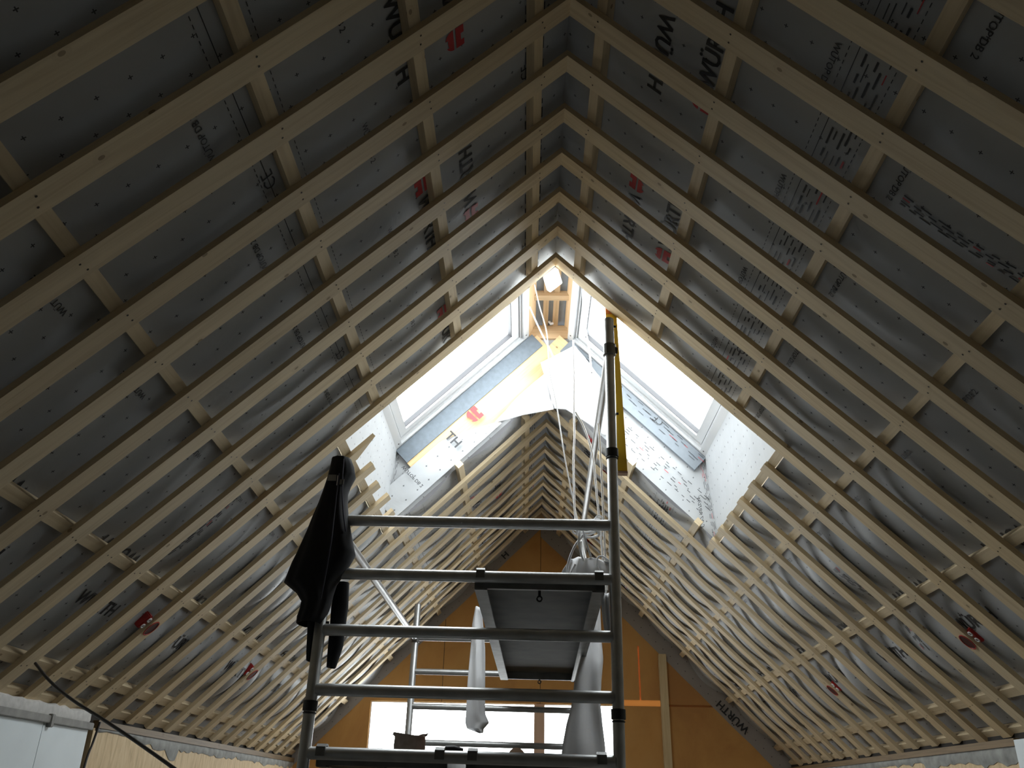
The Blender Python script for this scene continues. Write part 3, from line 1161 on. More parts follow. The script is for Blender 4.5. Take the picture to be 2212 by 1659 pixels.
# gable window
w = empty('window_3', (-0.48, GABLE, WZ0))
tag(w, 'wide bright window in the far gable wall behind the scaffold', kind='structure')
fr_ = MB()
fx = 0.012
for lo, hi in (((WX0, GABLE + .015, WZ0), (WX0 + fx, GABLE + .07, WZ1)), ((WX1 - fx, GABLE + .015, WZ0), (WX1, GABLE + .07, WZ1)),
               ((WX0 + fx, GABLE + .015, WZ0), (WX1 - fx, GABLE + .07, WZ0 + fx)), ((WX0 + fx, GABLE + .015, WZ1 - fx), (WX1 - fx, GABLE + .07, WZ1))):
    fr_.box(lo, hi)
into(w, fr_.build('window_frame', 'frame_white'))
fr_ = MB()
fr_.box((-0.062, GABLE + .01, WZ0), (0.046, GABLE + .07, WZ1), 2)
into(w, fr_.build('mullion', 'peach'))
for x0, x1 in ((WX0 + fx, -0.062), (0.046, WX1 - fx)):
    gp = MB()
    gp.face([Vector((x0, GABLE + .05, WZ0 + fx)), Vector((x1, GABLE + .05, WZ0 + fx)), Vector((x1, GABLE + .05, WZ1 - fx)), Vector((x0, GABLE + .05, WZ1 - fx))])
    into(w, gp.build('glass_pane', 'glass'))
# stud on the gable and block at the peak
mb = MB()
mb.box((1.245, GABLE - 0.062, 0.02), (1.325, GABLE - 0.003, 2.985), 2)
o = mb.build('wooden_stud', 'stud', bev=0.003)
tag(o, 'upright light timber stud fixed to the gable wall right of the scaffold', 'stud')
mb = MB()
A = [Vector((0.0, GABLE - .10, RIDGE + .115)), Vector((-0.09, GABLE - .10, RIDGE + .025)), Vector((0.09, GABLE - .10, RIDGE + .025))]
B = [p + Vector((0, .09, 0)) for p in A]
mb.face(A)
mb.face(B[::-1])
for a, b in ((0, 1), (1, 2), (2, 0)):
    mb.face([A[a], B[a], B[b], A[b]])
o = mb.build('ridge_block', 'ply', merge=True)
tag(o, 'small triangular wood block in the peak of the gable', 'wood block')

# ------------------------------------------------------------------ knee walls, floor, back wall
mb = MB()
mb.box((-3.2, BACK - .2, -0.1), (3.2, GABLE + .3, 0.0))
tag(mb.build('floor', 'floorboard'), 'bare screed floor of the attic', kind='structure')
mb = MB()
mb.box((-3.2, BACK - .2, 0), (3.2, BACK, 5.2))
tag(mb.build('wall_front', 'backwall'), 'bare wall behind the camera', kind='structure')
for s in (-1, 1):
    xw = 2.50
    mb = MB()
    y_a = 4.955 if s < 0 else 4.99
    f = lambda x, y, z: Vector((s * x, y, z))
    mb.box((xw, y_a, 0), (xw + .12, GABLE, 1.872), 1, 0, f)
    o = mb.build('wall_left' if s < 0 else 'wall_right', 'osb')
    tag(o, 'straw-coloured fibre board knee wall under the %s slope' % SIDE[s], kind='structure')
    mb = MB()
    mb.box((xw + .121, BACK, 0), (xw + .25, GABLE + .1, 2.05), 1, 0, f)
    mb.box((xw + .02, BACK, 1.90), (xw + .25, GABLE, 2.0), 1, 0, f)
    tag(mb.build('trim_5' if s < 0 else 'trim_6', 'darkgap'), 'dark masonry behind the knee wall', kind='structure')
    # wall plate with ragged tape
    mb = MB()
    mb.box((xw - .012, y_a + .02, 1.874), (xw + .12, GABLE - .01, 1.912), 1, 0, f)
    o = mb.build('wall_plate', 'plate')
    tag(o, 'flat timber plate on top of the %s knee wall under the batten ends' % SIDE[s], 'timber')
    mb = MB()

    def ft(i, j):
        y = y_a + .02 + (GABLE - y_a - .05) * i / 90
        rag = (0.03 + 0.035 * abs(noise.noise(Vector((y * 4, s, 2)))) + 0.02 * noise.noise(Vector((y * 13, s, 5)))) * ((0.25 + min(1.0, max(0, (y - 5.4) / .8))) if s < 0 else 1.0)
        z = 1.875 - rag * j / 3 * (2.0 if y < 6.2 else 1.3)
        return Vector((s * (xw - 0.003 - 0.006 * math.sin(math.pi * j / 3)), y, z))
    mb.grid(90, 3, ft)
    o = mb.build('sealing_tape', 'plaster', smooth=True)
    tag(o, 'ragged grey sealing strip along the top edge of the %s knee wall' % SIDE[s], 'tape')
    # panel wall nearer the camera
    mb = MB()
    ys_ = 4.825 if s < 0 else 4.97
    seams = [BACK, 1.6, 2.9, 4.36, ys_] if s < 0 else [BACK, 1.6, 2.9, 4.2, ys_]
    for a, b in zip(seams[:-1], seams[1:]):
        mb.box((xw - .035, a + .002, 0), (xw + .02, b - .002, 1.862 if s < 0 else 1.90), 1, 0, f)
    o = mb.build('trim_7' if s < 0 else 'trim_8', 'panel')
    tag(o, 'pale blue-grey wall panels under the %s slope' % SIDE[s], kind='structure')
    if s < 0:
        mb = MB()
        mb.box((xw - .052, BACK, 1.852), (xw - .012, ys_ + .02, 1.888), 1, 0, f)
        mb.box((xw - .058, 4.385, 1.835), (xw - .012, 4.415, 1.895), 1, 0, f)
        o = mb.build('wall_rail', 'trim', bev=0.003)
        tag(o, 'grey rail capping the pale blue panel at the lower left', 'rail')
        mb = MB()

        def fw(i, j):
            y = BACK + (ys_ - .01 - BACK) * i / 160
            top = 1.945 + 0.018 * noise.noise(Vector((y * 7, 1, 1))) + 0.012 * noise.noise(Vector((y * 19, 2, 1)))
            prof = [(-.035, 1.886), (-.04, 1.90), (-.038, top - .01), (-.02, top), (.06, top), (.06, 1.886)]
            x, z = prof[j]
            return Vector((-(xw + x), y, z + (0.004 * noise.noise(Vector((y * 30, j, 3))) if 0 < j < 5 else 0)))
        mb.grid(160, 5, fw)
        o = mb.build('foam_board', 'white_foam', smooth=True)
        tag(o, 'ragged white foam board above the grey rail at the left eave', 'foam board')
        # dark gap with mortar lumps
        mb = MB()
        for k, (yy, zz, sz) in enumerate(((4.90, 1.74, .045), (4.885, 1.66, .05), (4.91, 1.56, .06), (4.89, 1.46, .05), (4.90, 1.83, .035))):
            for a in range(6):
                pass
            mb.box((xw + .02, yy - sz / 2, zz - sz * .4), (xw + .119, yy + sz / 2, zz + sz * .4), 1, 0, f)
        o = mb.build('mortar_lumps', 'rubble', bev=0.012)
        tag(o, 'grey mortar lumps in the dark gap between panel and straw-coloured wall', 'mortar')
        o['kind'] = 'stuff'

# ------------------------------------------------------------------ red boxes set into battens
def red_box(s, i, d, label):
    y = yi(i) + BW / 2
    root = empty('ceiling_box', P(s, d, 0, y))
    tag(root, label, 'electrical box', 'red electrical boxes in the battens')
    mb = MB()
    ro_, ri = 0.038, 0.034
    seg = 24
    # rim and inside cup, let into the underside of the batten
    def c(r, n, k):
        a = 2 * math.pi * k / seg
        return P(s, d + r * math.cos(a) * 1.25, n, y + r * math.sin(a))
    prof = [(ro_, -0.0005), (ro_, -0.004), (ri, -0.004), (ri * .97, -0.002)]
    for (r0, n0), (r1, n1) in zip(prof[:-1], prof[1:]):
        for k in range(seg):
            mb.face([c(r0, n0, k), c(r0, n0, k + 1), c(r1, n1, k + 1), c(r1, n1, k)])
    into(root, mb.build('box_rim', 'redbox', smooth=True))
    mb = MB()
    mb.face([c(ri * .98, -0.0018, k) for k in range(seg)])
    into(root, mb.build('box_opening', 'box_inside'))
    mb = MB()
    mb.box((d - .05, y - BW / 2 - .040, T * .6), (d + .035, y - BW / 2 - .001, NT - .012), 0, 0, lambda a, b, n: P(s, a, n, b))
    into(root, mb.build('box_body', 'redbox', bev=0.006))
    for k, dd in enumerate((-.028, .012)):
        rg = MB()
        pts = []
        for q in range(13):
            a = 2 * math.pi * q / 12
            pts.append(P(s, d + dd + .011 * math.cos(a), T * .6 - .003, y - BW / 2 - .020 + .011 * math.sin(a)))
        rg.tube(pts, .0035, 6, cap=False)
        into(root, rg.build('conduit_ring', 'cable', smooth=True))


MAT['box_inside'] = plain('dark_red_inside', (0.05, 0.003, 0.003), 0.5)
red_box(-1, 7, 2.965, 'red oval electrical box in a left slope batten below the black jacket')
red_box(-1, 13, 2.96, 'red oval electrical box far down the left slope close to the scaffold post')
red_box(1, 7, 2.965, 'red oval electrical box in a right slope batten at the right picture edge')
red_box(1, 14, 2.96, 'red oval electrical box in a right slope batten well beyond the skylight')

exec_scaffold = True
# ------------------------------------------------------------------ scaffold
SX, SY, SZ = 0.2517, 3.9513, 1.7109
yw, rl = math.radians(-0.88), math.radians(-0.59)
UX = Vector((math.cos(yw) * math.cos(rl), math.sin(yw) * math.cos(rl), math.sin(rl)))
UZ = Vector((-math.sin(rl), 0, math.cos(rl))).normalized()
UY = Vector((-math.sin(yw), math.cos(yw), -0.012))
SP, FW, TR = 0.2585, 1.35, 0.0260
DY = 3.05


def sc(x, y, z):
    """scaffold frame: x = 0 at the right post, y back along the deck, z above the lowest rung in view"""
    return Vector((SX, SY, SZ)) + UX * x + UY * y + UZ * z


def scaffold_frame(y, label, top_l, top_r, rungs, rt):
    gz0 = -SZ + 0.11
    root = empty('scaffold', sc(-FW / 2, y, gz0))
    tag(root, label, 'scaffold frame', 'aluminium scaffold frames')
    for x, top in ((0.0, top_r), (-FW, top_l)):
        mb = MB()
        mb.tube([sc(x, y, gz0), sc(x, y, top - .004), sc(x, y, top)], [TR, TR, TR * .9], 20)
        into(root, mb.build('post', 'alu', smooth=True))
        for cz in (0.19, 1.405) if x == 0 else (0.19,):
            mb = MB()
            mb.tube([sc(x, y, cz - .022), sc(x, y, cz - .02), sc(x, y, cz + .02), sc(x, y, cz + .022)], [TR, TR + .006, TR + .006, TR], 20)
            mb.tube([sc(x, y, cz - .034), sc(x, y, cz - .03), sc(x, y, cz - .026)], [TR, TR + .005, TR], 20)
            into(root, mb.build('joint_collar', 'black', smooth=True))
    for k in rungs:
        mb = MB()
        mb.tube([sc(-FW + TR * .7, y, SP * k), sc(-TR * .7, y, SP * k)], rt, 16)
        into(root, mb.build('rung', 'alu', smooth=True))
    for x in (0.0, -FW):
        mb = MB()
        mb.tube([sc(x, y, gz0 - .005), sc(x, y, gz0 - .1)], .018, 12)
        mb.box((-.07, -.07, 0), (.07, .07, .012), 0, 0, lambda a, b, c: sc(x + a, y + b, gz0 - .11 + c))
        into(root, mb.build('foot_plate', 'alu_dark'))
    return root


near = scaffold_frame(0.0, 'near aluminium scaffold ladder frame with the black jacket on its left post', 1.33, 2.175,
                      [0, 1, 2, 3, 4] + [-k for k in range(1, 6)], 0.0265)
far_ = scaffold_frame(DY, 'far aluminium scaffold ladder frame in front of the gable window', 1.30, 2.02,
                      [0, 1, 2, 3, 4] + [-k for k in range(1, 6)], 0.0225)
# pins and knobs on the near posts
for x, z, sg in ((0.0, 2.13, 1), (0.0, 1.62, 1), (-FW, .55, 1)):
    mb = MB()
    mb.tube([sc(x + sg * (TR - .003), 0, z), sc(x + sg * (TR + .012), 0, z)], .006, 8)
    into(near, mb.build('locking_pin', 'black'))


def guard(x, z, label, ya_=0.0, yb2=DY, coup=True):
    root = empty('guard_rail', sc(x, ya_, z))
    tag(root, label, 'scaffold rail', 'scaffold guard rails')
    mb = MB()
    a, b = sc(x, ya_ + .05, z), sc(x, yb2 - .05, z)
    mb.tube([a, a.lerp(b, .5), b], .0235, 16)
    into(root, mb.build('rail_tube', 'alu', smooth=True))
    for y in (ya_, yb2):
        mb = MB()
        sg = 1 if y == ya_ else -1
        mb.tube([sc(x, y, z - .035), sc(x, y, z - .03), sc(x, y, z + .03), sc(x, y, z + .035)], [TR + .001, TR + .008, TR + .008, TR + .001], 16)
        mb.box((-.02, .02, -.022), (.02, .06, .022), 0, 0, lambda p, q, r: sc(x + p, y + sg * q, z + r))
        into(root, mb.build('claw_coupler', 'alu_dark', smooth=False))
    mb = MB()
    mb.tube([sc(x + .028, ya_, z), sc(x + .042, ya_, z)], [.02, .017], 10)
    into(root, mb.build('coupler_knob', 'black', smooth=True))


guard(0.0, 1.985, 'upper aluminium guard rail running back from the tall right scaffold post')
guard(-FW, 1.03, 'aluminium guard rail running back from the left scaffold post under the jacket')


def deck(x0, x1, z, label, clip=True):
    root = empty('scaffold_deck', sc((x0 + x1) / 2, DY / 2, z))
    tag(root, label, 'scaffold deck', 'scaffold decks')
    ya2, yb2 = 0.035, DY - 0.035
    f = lambda a, b, c: sc(a, b, c)
    for x, w in ((x0, 1), (x1, -1)):
        mb = MB()
        lo, hi = sorted((x, x + w * .045))
        mb.box((lo, ya2, z - .052), (hi, yb2, z + .022), 1, 0, f)
        lo, hi = sorted((x + w * .045, x + w * .062))
        mb.box((lo, ya2, z - .052), (hi, yb2, z - .046), 1, 0, f)
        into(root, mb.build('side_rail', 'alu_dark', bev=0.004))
    mb = MB()
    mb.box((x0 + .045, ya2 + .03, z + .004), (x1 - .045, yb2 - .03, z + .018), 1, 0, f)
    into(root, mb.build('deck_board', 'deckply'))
    for y in (ya2, yb2 - .03):
        mb = MB()
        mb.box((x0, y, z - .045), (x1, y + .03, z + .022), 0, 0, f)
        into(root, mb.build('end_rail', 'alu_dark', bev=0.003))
    for y, sg in ((0, 1), (DY, -1)):
        for x in (x0 + .03, x1 - .03):
            mb = MB()
            pts = [(0.034, -.02), (.034, .024), (.02, .034), (-.012, .034), (-.030, .022), (-.031, -.012)]
            for (p, q), (p2, q2) in zip(pts[:-1], pts[1:]):
                mb.bar(sc(x, y + sg * p, z + q), sc(x, y + sg * p2, z + q2), .008, .040, up=UX)
            into(root, mb.build('hook', 'alu_dark'))
    for y in (ya2 + .12, yb2 - .02):
        mb = MB()
        xm = (x0 + x1) / 2
        mb.tube([sc(xm, y, z), sc(xm, y, z - .05)], .007, 8)
        mb.tube([sc(xm + .012 * math.cos(a * .6), y, z - .062 + .012 * math.sin(a * .6)) for a in range(12)], .004, 6)
        into(root, mb.build('lock_pin', 'black', smooth=True))


deck(-0.655, -0.045, SP * 3, 'upper scaffold deck seen from below, hooked on the second rung from top')
deck(-0.655, -0.045, 0.0, 'lower right scaffold deck hooked on the bottom visible rung')
deck(-1.305, -0.735, 0.0, 'lower left scaffold deck beside the left post carrying the bag')

# ------------------------------------------------------------------ jacket on the left post
jk = MB()
# rings from top: (z, x left, x right, depth front, depth back) world metres
JR = [(3.072, -1.105, -1.055, 3.915, 3.985), (3.062, -1.125, -1.028, 3.895, 4.01), (3.026, -1.128, -1.012, 3.89, 4.02), (2.975, -1.135, -1.000, 3.885, 4.03),
      (2.935, -1.142, -1.018, 3.885, 4.03), (2.895, -1.150, -1.030, 3.88, 4.04), (2.834, -1.164, -1.026, 3.875, 4.045), (2.76, -1.186, -1.012, 3.865, 4.055),
      (2.69, -1.205, -0.992, 3.86, 4.06), (2.62, -1.228, -0.972, 3.855, 4.065), (2.587, -1.238, -0.962, 3.85, 4.07), (2.54, -1.254, -0.982, 3.85, 4.06),
      (2.49, -1.268, -1.010, 3.855, 4.06), (2.447, -1.279, -1.035, 3.86, 4.055)]
NS = 48


def jring(t, k):
    z, xl, xr, yf, yb2 = t
    a = 2 * math.pi * k / NS
    cx_, cy_ = (xl + xr) / 2, (yf + yb2) / 2
    fold = 1 + 0.07 * math.sin(5 * a + z * 4) * min(1, (3.07 - z) * 4) + 0.04 * math.sin(11 * a + z * 9)
    ex = abs(math.cos(a)) ** .85 * (1 if math.cos(a) >= 0 else -1)
    return Vector((cx_ + (xr - xl) / 2 * ex, cy_ + (yb2 - yf) / 2 * math.sin(a) * fold, z))


# hem continues lower on the right half with a stepped outline
HEM = [(2.40, -1.215, -1.046), (2.36, -1.186, -1.052), (2.32, -1.190, -1.062), (2.29, -1.197, -1.072), (2.262, -1.196, -1.088)]
rings = list(JR) + [(z, xl, xr, 3.87, 4.045) for z, xl, xr in HEM]
jk.grid(len(rings) - 1, NS, lambda i, j: jring(rings[i], j % NS))
jk.face([jring(rings[0], k) for k in range(NS)][::-1], [(0, 0)] * NS)
jroot = empty('jacket', (-1.1, 3.95, 2.26))
tag(jroot, 'black work jacket hung over the top of the left scaffold post', 'jacket')
o = into(jroot, jk.build('jacket_body', 'cloth', smooth=True, merge=True))
so = o.modifiers.new('thickness', 'SOLIDIFY')
so.thickness = 0.004
sl = MB()
SLV = [(2.47, -1.055, -0.992), (2.36, -1.065, -0.985), (2.27, -1.062, -0.988), (2.18, -1.060, -0.990), (2.13, -1.058, -1.002), (2.085, -1.056, -1.014), (2.083, -1.04, -1.02)]
sl.grid(len(SLV) - 1, 20, lambda i, j: jring((SLV[i][0], SLV[i][1], SLV[i][2], 4.0, 4.06), j * NS / 20))
into(jroot, sl.build('sleeve', 'cloth', smooth=True, merge=True))
s2 = MB()
SL2 = [(2.30, -1.165, -1.10), (2.22, -1.158, -1.105), (2.15, -1.153, -1.11), (2.11, -1.148, -1.115), (2.108, -1.14, -1.12)]
s2.grid(len(SL2) - 1, 20, lambda i, j: jring((SL2[i][0], SL2[i][1], SL2[i][2], 3.985, 4.05), j * NS / 20))
into(jroot, s2.build('sleeve', 'cloth', smooth=True, merge=True))
pp = MB()
for pts in ([(-1.062, 3.868, 2.96), (-1.060, 3.858, 2.86), (-1.058, 3.848, 2.74), (-1.056, 3.842, 2.62), (-1.062, 3.842, 2.50), (-1.078, 3.858, 2.36)],
            [(-1.05, 3.88, 3.04), (-1.045, 3.872, 2.95), (-1.035, 3.868, 2.85), (-1.02, 3.87, 2.76), (-1.005, 3.89, 2.68)]):
    pp.tube(pts, .0035, 6)
into(jroot, pp.build('piping', 'cloth_seam', smooth=True))
lb = MB()
lb.box((-1.115, 3.872, 2.925), (-1.075, 3.876, 2.955))
lb.box((-1.055, 3.868, 2.905), (-1.035, 3.872, 2.93))
lb.box((-1.068, 3.866, 2.90), (-1.060, 3.870, 2.95), 0, 1)
into(jroot, lb.build('collar_label', ['dim_label', 'cable']) if 'dim_label' in MAT else lb.build('collar_label', ['alu_dark', 'cable']))

# ------------------------------------------------------------------ things on the decks
zd = SZ + 0.03
# canvas bag
bg_ = MB()
def fbag(i, j):
    t = i / 12
    a = 2 * math.pi * j / 32
    cx_, cy_ = -0.745, 4.75
    sx = 0.075 * (1.02 + .05 * math.sin(3 * t)) + (0.012 if i == 12 else 0)
    sy = 0.05
    p = 0.55
    ca, sa2 = math.cos(a), math.sin(a)
    x = cx_ + sx * abs(ca) ** p * (1 if ca > 0 else -1)
    y = cy_ + sy * abs(sa2) ** p * (1 if sa2 > 0 else -1)
    z = zd + 0.005 + 0.107 * t + (0.010 * math.sin(2 * a) if i == 12 else 0) + .004 * noise.noise(Vector((x * 30, y * 30, t * 5)))
    return Vector((x, y, z))
bg_.grid(12, 32, lambda i, j: fbag(i, j % 32))
bg_.face([fbag(0, k) for k in range(32)], [(0, 0)] * 32)
root = empty('tool_bag', (-0.745, 4.75, zd))
tag(root, 'small open grey-brown canvas bag standing on the lower left deck', 'bag')
into(root, bg_.build('bag_body', 'canvas', smooth=True, merge=True))
fl = MB()
fl.grid(4, 8, lambda i, j: Vector((-0.67 + .035 * i / 4, 4.72 + .06 * j / 8, zd + .108 + .012 * math.sin(i * .8))))
fl.grid(3, 8, lambda i, j: Vector((-0.82 - .015 * i / 3, 4.72 + .06 * j / 8, zd + .110 + .006 * math.sin(i))))
into(root, fl.build('bag_flap', 'canvas', smooth=True))
mb = MB()
mb.tube([Vector((-0.20, 5.45, zd + .05)), Vector((-0.195, 5.56, zd + .05))], .05, 24)
mb.tube([Vector((-0.15, 5.45, zd + .05)), Vector((-0.11, 5.46, zd + .03)), Vector((-0.075, 5.47, zd + .004))], .004, 6)
o = mb.build('tape_roll', 'peach', smooth=True)
tag(o, 'round beige roll lying on the lower right deck in front of the window', 'roll')
mb = MB()
mb.tube([Vector((-0.50, 4.05, zd + .012)), Vector((-0.46, 4.05, zd + .012)), Vector((-0.42, 4.05, zd + .010))], [.016, .018, .008], 10)
o = mb.build('clamp', 'black', smooth=True)
tag(o, 'small black clamp lying between the two lower decks', 'clamp')
mb = MB()
mb.box((-0.60, 4.6, zd), (-0.555, 4.72, zd + .02))
o = mb.build('wood_offcut', 'orange')
tag(o, 'small orange-brown offcut lying beside the canvas bag', 'offcut')
mb = MB()
mb.box((0.085, 4.6, zd), (0.11, 4.66, zd + .03))
o = mb.build('wood_offcut', 'orange')
tag(o, 'small orange-brown offcut at the foot of the hanging white sheet', 'offcut')


def hanging(name, rows, label, seed, nu=36, nv=10, th_=0.0015, matn='sheet', group=None):
    """rows: list of (z, xl, xr, y) from the top down"""
    mb = MB()

    def f(i, j):
        t = i / nu * (len(rows) - 1)
        k = min(int(t), len(rows) - 2)
        a = t - k
        z, xl, xr, y = (rows[k][q] * (1 - a) + rows[k + 1][q] * a for q in range(4))
        v = j / nv
        fold = 0.014 * math.sin(v * 9 + z * 5 + seed) + 0.012 * noise.noise(Vector((v * 3, z * 4, seed)))
        return Vector((xl + (xr - xl) * v, y + fold, z))
    mb.grid(nu, nv, f, lambda i, j: (i * .03, j * .03))
    o = mb.build(name, matn, smooth=True)
    m = o.modifiers.new('thickness', 'SOLIDIFY')
    m.thickness = th_
    tag(o, label, 'sheet', group)
    return o


hanging('membrane_sheet', [(2.83, -0.525, -0.480, 6.3), (2.70, -0.545, -0.465, 6.3), (2.53, -0.55, -0.444, 6.3), (2.30, -0.56, -0.437, 6.3),
                           (2.10, -0.562, -0.43, 6.3), (2.04, -0.565, -0.40, 6.3), (2.00, -0.552, -0.436, 6.3), (1.972, -0.47, -0.44, 6.3)],
        'narrow white membrane strip hanging at the left side of the upper deck', 1.0)
hanging('membrane_sheet', [(2.80, 0.282, 0.340, 5.75), (2.66, 0.268, 0.345, 5.78), (2.53, 0.235, 0.348, 5.8), (2.40, 0.205, 0.355, 5.8), (2.26, 0.165, 0.338, 5.8), (2.12, 0.145, 0.328, 5.8),
                           (2.0, 0.11, 0.338, 5.8), (1.88, 0.085, 0.352, 5.8), (1.76, 0.07, 0.355, 5.8)],
        'wide white membrane sheet hanging from the right side of the upper deck', 4.0)
sh = MB()
TS3 = [[(0.02, 2.498), (0.16, 2.498), (0.315, 2.495)], [(0.045, 2.56), (0.16, 2.58), (0.315, 2.555)], [(0.07, 2.60), (0.165, 2.63), (0.305, 2.60)], [(0.085, 2.628), (0.155, 2.632), (0.25, 2.618)]]
zo = 0.0


def fs3(i, j):
    x, z = bil(TS3, i / 16, j / 20)
    return Vector((x - 0.02, 4.15 + 0.05 * i / 16 + 0.02 * math.sin(j * .8), z + 0.02))


sh.grid(16, 20, fs3, lambda i, j: (i * .02, j * .02))
o = sh.build('membrane_sheet', 'sheet', smooth=True)
so = o.modifiers.new('thickness', 'SOLIDIFY')
so.thickness = 0.002
tag(o, 'grey-white membrane offcut heaped on the upper deck beside the right post', 'sheet')
hanging('membrane_sheet', [(2.50, 0.225, 0.262, 4.30), (2.42, 0.224, 0.262, 4.30), (2.34, 0.232, 0.262, 4.30), (2.26, 0.245, 0.260, 4.30)],
        'small white membrane corner hanging between upper deck and right post', 2.0, 12, 6)


# ------------------------------------------------------------------ cables
def cable(pts, r, m, label, name='cable', group=None, seg=8, sub=10):
    P4 = [Vector(p) for p in pts]
    out = []
    for i in range(len(P4) - 1):
        p0, p1, p2, p3 = P4[max(i - 1, 0)], P4[i], P4[i + 1], P4[min(i + 2, len(P4) - 1)]
        for k in range(sub):
            t = k / sub
            out.append(0.5 * ((2 * p1) + (p2 - p0) * t + (2 * p0 - 5 * p1 + 4 * p2 - p3) * t * t + (3 * p1 - p0 - 3 * p2 + p3) * t ** 3))
    out.append(P4[-1])
    mb = MB()
    mb.tube(out, r, seg)
    o = mb.build(name, m, smooth=True)
    tag(o, label, 'cable', group)
    return o


CG = 'cables hanging from the ridge'
cable([(-0.118, 5.0, 4.778), (-0.085, 5.0, 4.61), (-0.034, 5.0, 4.391), (-0.016, 5.0, 4.111), (0.029, 5.0, 3.86), (0.085, 5.0, 3.462), (0.152, 5.0, 3.097), (0.20, 4.9, 2.80), (0.235, 4.5, 2.50)],
      .0042, 'cable_grey', 'thin grey wire hanging from the ridge, crossing the loose membrane sheet', group=CG)
cable([(-0.152, 5.4, 4.842), (-0.079, 5.4, 4.657), (0.005, 5.4, 4.466), (0.051, 5.4, 4.335)], .0055, 'cable',
      'short white cable slanting down from the left skylight corner at the ridge', group=CG)
cable([(0.201, 4.8, 4.616), (0.205, 4.8, 4.384), (0.231, 4.8, 4.178), (0.245, 4.8, 3.995)], .006, 'cable',
      'short white cable hanging in front of the right skylight frame', group=CG)
cable([(0.125, 4.7, 4.172), (0.128, 4.7, 3.959), (0.124, 4.7, 3.661), (0.125, 4.7, 3.524), (0.117, 4.7, 3.348), (0.123, 4.7, 2.996), (0.15, 4.65, 2.86)], .006, 'cable',
      'straight white cable dropping from the membrane sheet to the coil on the scaffold', group=CG)
cable([(0.127, 4.6, 3.631), (0.177, 4.6, 3.527), (0.222, 4.6, 3.354), (0.242, 4.6, 3.088), (0.255, 4.6, 2.901), (0.267, 4.6, 2.70), (0.275, 4.6, 2.55)], .006, 'cable',
      'white cable bending away right of the straight one, down behind the deck', group=CG)
cable([(0.25, 4.5, 3.514), (0.257, 4.5, 3.385), (0.263, 4.5, 3.109), (0.268, 4.5, 2.757), (0.272, 4.5, 2.56)], .0058, 'cable',
      'white cable hanging closest to the tall right scaffold post', group=CG)
# coil resting over the top rung
coil = []
for k in range(120):
    a = k * 0.42
    t = k / 120
    coil.append((0.135 + .055 * math.cos(a) + .01 * math.sin(a * .23), 4.02 + .05 * math.sin(a), 2.76 + .03 * math.sin(a * .5 + 1) + .015 * math.cos(a * .31)))
cable(coil, .0048, 'cable', 'tangled coil of white cable resting on the top scaffold rung', name='cable_coil', sub=3)
LOOPS = 'loose ends of the white cable coil'
cable([(0.17, 4.02, 2.785), (0.195, 4.02, 2.815), (0.215, 4.02, 2.80), (0.205, 4.02, 2.765), (0.17, 4.02, 2.755)], .0042, 'cable', 'small open loop of white cable above the top rung', group=LOOPS)
cable([(0.12, 4.03, 2.72), (0.075, 4.03, 2.655), (0.045, 4.03, 2.57), (0.045, 4.03, 2.515), (0.07, 4.03, 2.555), (0.08, 4.03, 2.575)], .006, 'cable', 'thick white cable end curling down to the left onto the upper deck', group=LOOPS)
cable([(0.045, 4.03, 2.535), (0.02, 4.03, 2.50), (-0.01, 4.03, 2.492)], .0045, 'cable', 'white cable tip lying on the left edge of the membrane offcut', group=LOOPS)
cable([(0.105, 4.02, 2.74), (0.098, 4.02, 2.68), (0.11, 4.02, 2.62), (0.12, 4.02, 2.59)], .0048, 'cable', 'white cable end hanging straight below the coil, left one', group=LOOPS)
cable([(0.12, 4.02, 2.74), (0.135, 4.02, 2.68), (0.155, 4.02, 2.61)], .0048, 'cable', 'white cable end hanging below the coil, bent to the right', group=LOOPS)
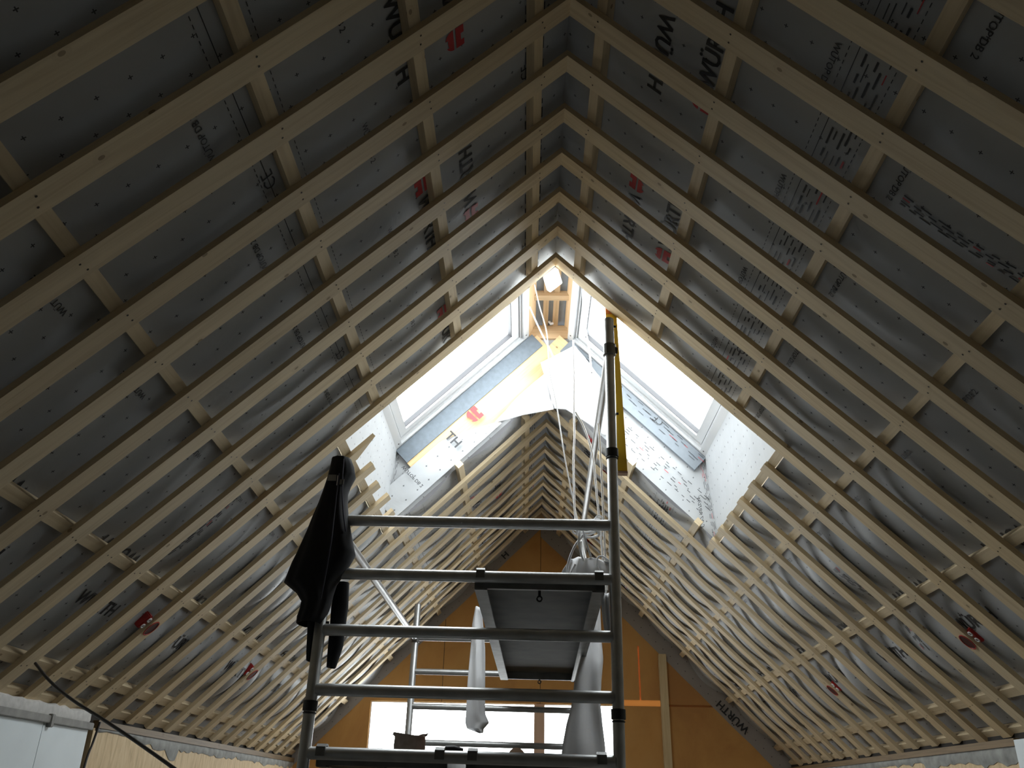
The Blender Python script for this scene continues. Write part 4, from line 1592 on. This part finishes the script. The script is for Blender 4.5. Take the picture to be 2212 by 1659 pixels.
cable([(0.245, 4.03, 2.59), (0.215, 4.03, 2.615), (0.19, 4.03, 2.61), (0.185, 4.03, 2.57), (0.205, 4.03, 2.53), (0.235, 4.03, 2.487)], .0045, 'cable', 'white cable hook over the membrane offcut beside the right post', group=LOOPS)
cable([(-2.340, 3.93, 2.068), (-2.22, 3.87, 1.985), (-2.05, 3.77, 1.90), (-1.83, 3.61, 1.815), (-1.60, 3.43, 1.725), (-1.30, 3.2, 1.60), (-0.9, 2.9, 1.42)], .0065, 'cable_dark',
      'dark cable sagging across the lower left corner from the eave')
cable([(-2.46, 4.93, 1.90), (-2.47, 4.92, 1.80), (-2.475, 4.90, 1.72), (-2.46, 4.86, 1.62), (-2.44, 4.82, 1.50)], .006, 'cable_dark',
      'short dark cable hanging in the gap beside the straw-coloured wall')

# ------------------------------------------------------------------ spirit level behind the right post
root = empty('spirit_level', (0.312, 3.99, 3.02))
tag(root, 'long yellow spirit level leaning behind the tall right scaffold post', 'spirit level')
a, b = Vector((0.312, 3.992, 3.03)), Vector((0.322, 4.275, 4.165))
mb = MB()
mb.bar(a, b, .062, .024, up=(0, 1, 0.2))
into(root, mb.build('level_body', 'yellow', bev=0.003))
mb = MB()
dv = (b - a).normalized()
mb.bar(a - dv * .012, a - dv * .0005, .064, .026, up=(0, 1, 0.2))
into(root, mb.build('end_cap', 'peach'))
mb = MB()
mb.bar(b - dv * .075, b - dv * .005, .0625, .0255, up=(0, 1, 0.2))
into(root, mb.build('orange_label', 'orange'))

# ------------------------------------------------------------------ white box with emission, under the ridge
root = empty('white_box', (-0.028, 4.235, 4.24))
tag(root, 'small square white box glowing under the ridge', 'glow_box')
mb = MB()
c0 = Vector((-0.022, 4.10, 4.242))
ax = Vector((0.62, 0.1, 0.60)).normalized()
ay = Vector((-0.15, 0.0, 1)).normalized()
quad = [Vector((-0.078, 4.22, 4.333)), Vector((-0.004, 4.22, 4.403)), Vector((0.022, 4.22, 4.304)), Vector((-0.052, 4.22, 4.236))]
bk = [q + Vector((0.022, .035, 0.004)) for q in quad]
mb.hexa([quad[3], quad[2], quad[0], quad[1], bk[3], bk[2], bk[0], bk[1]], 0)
into(root, mb.build('white_box_body', 'glow_box', bev=0.004))
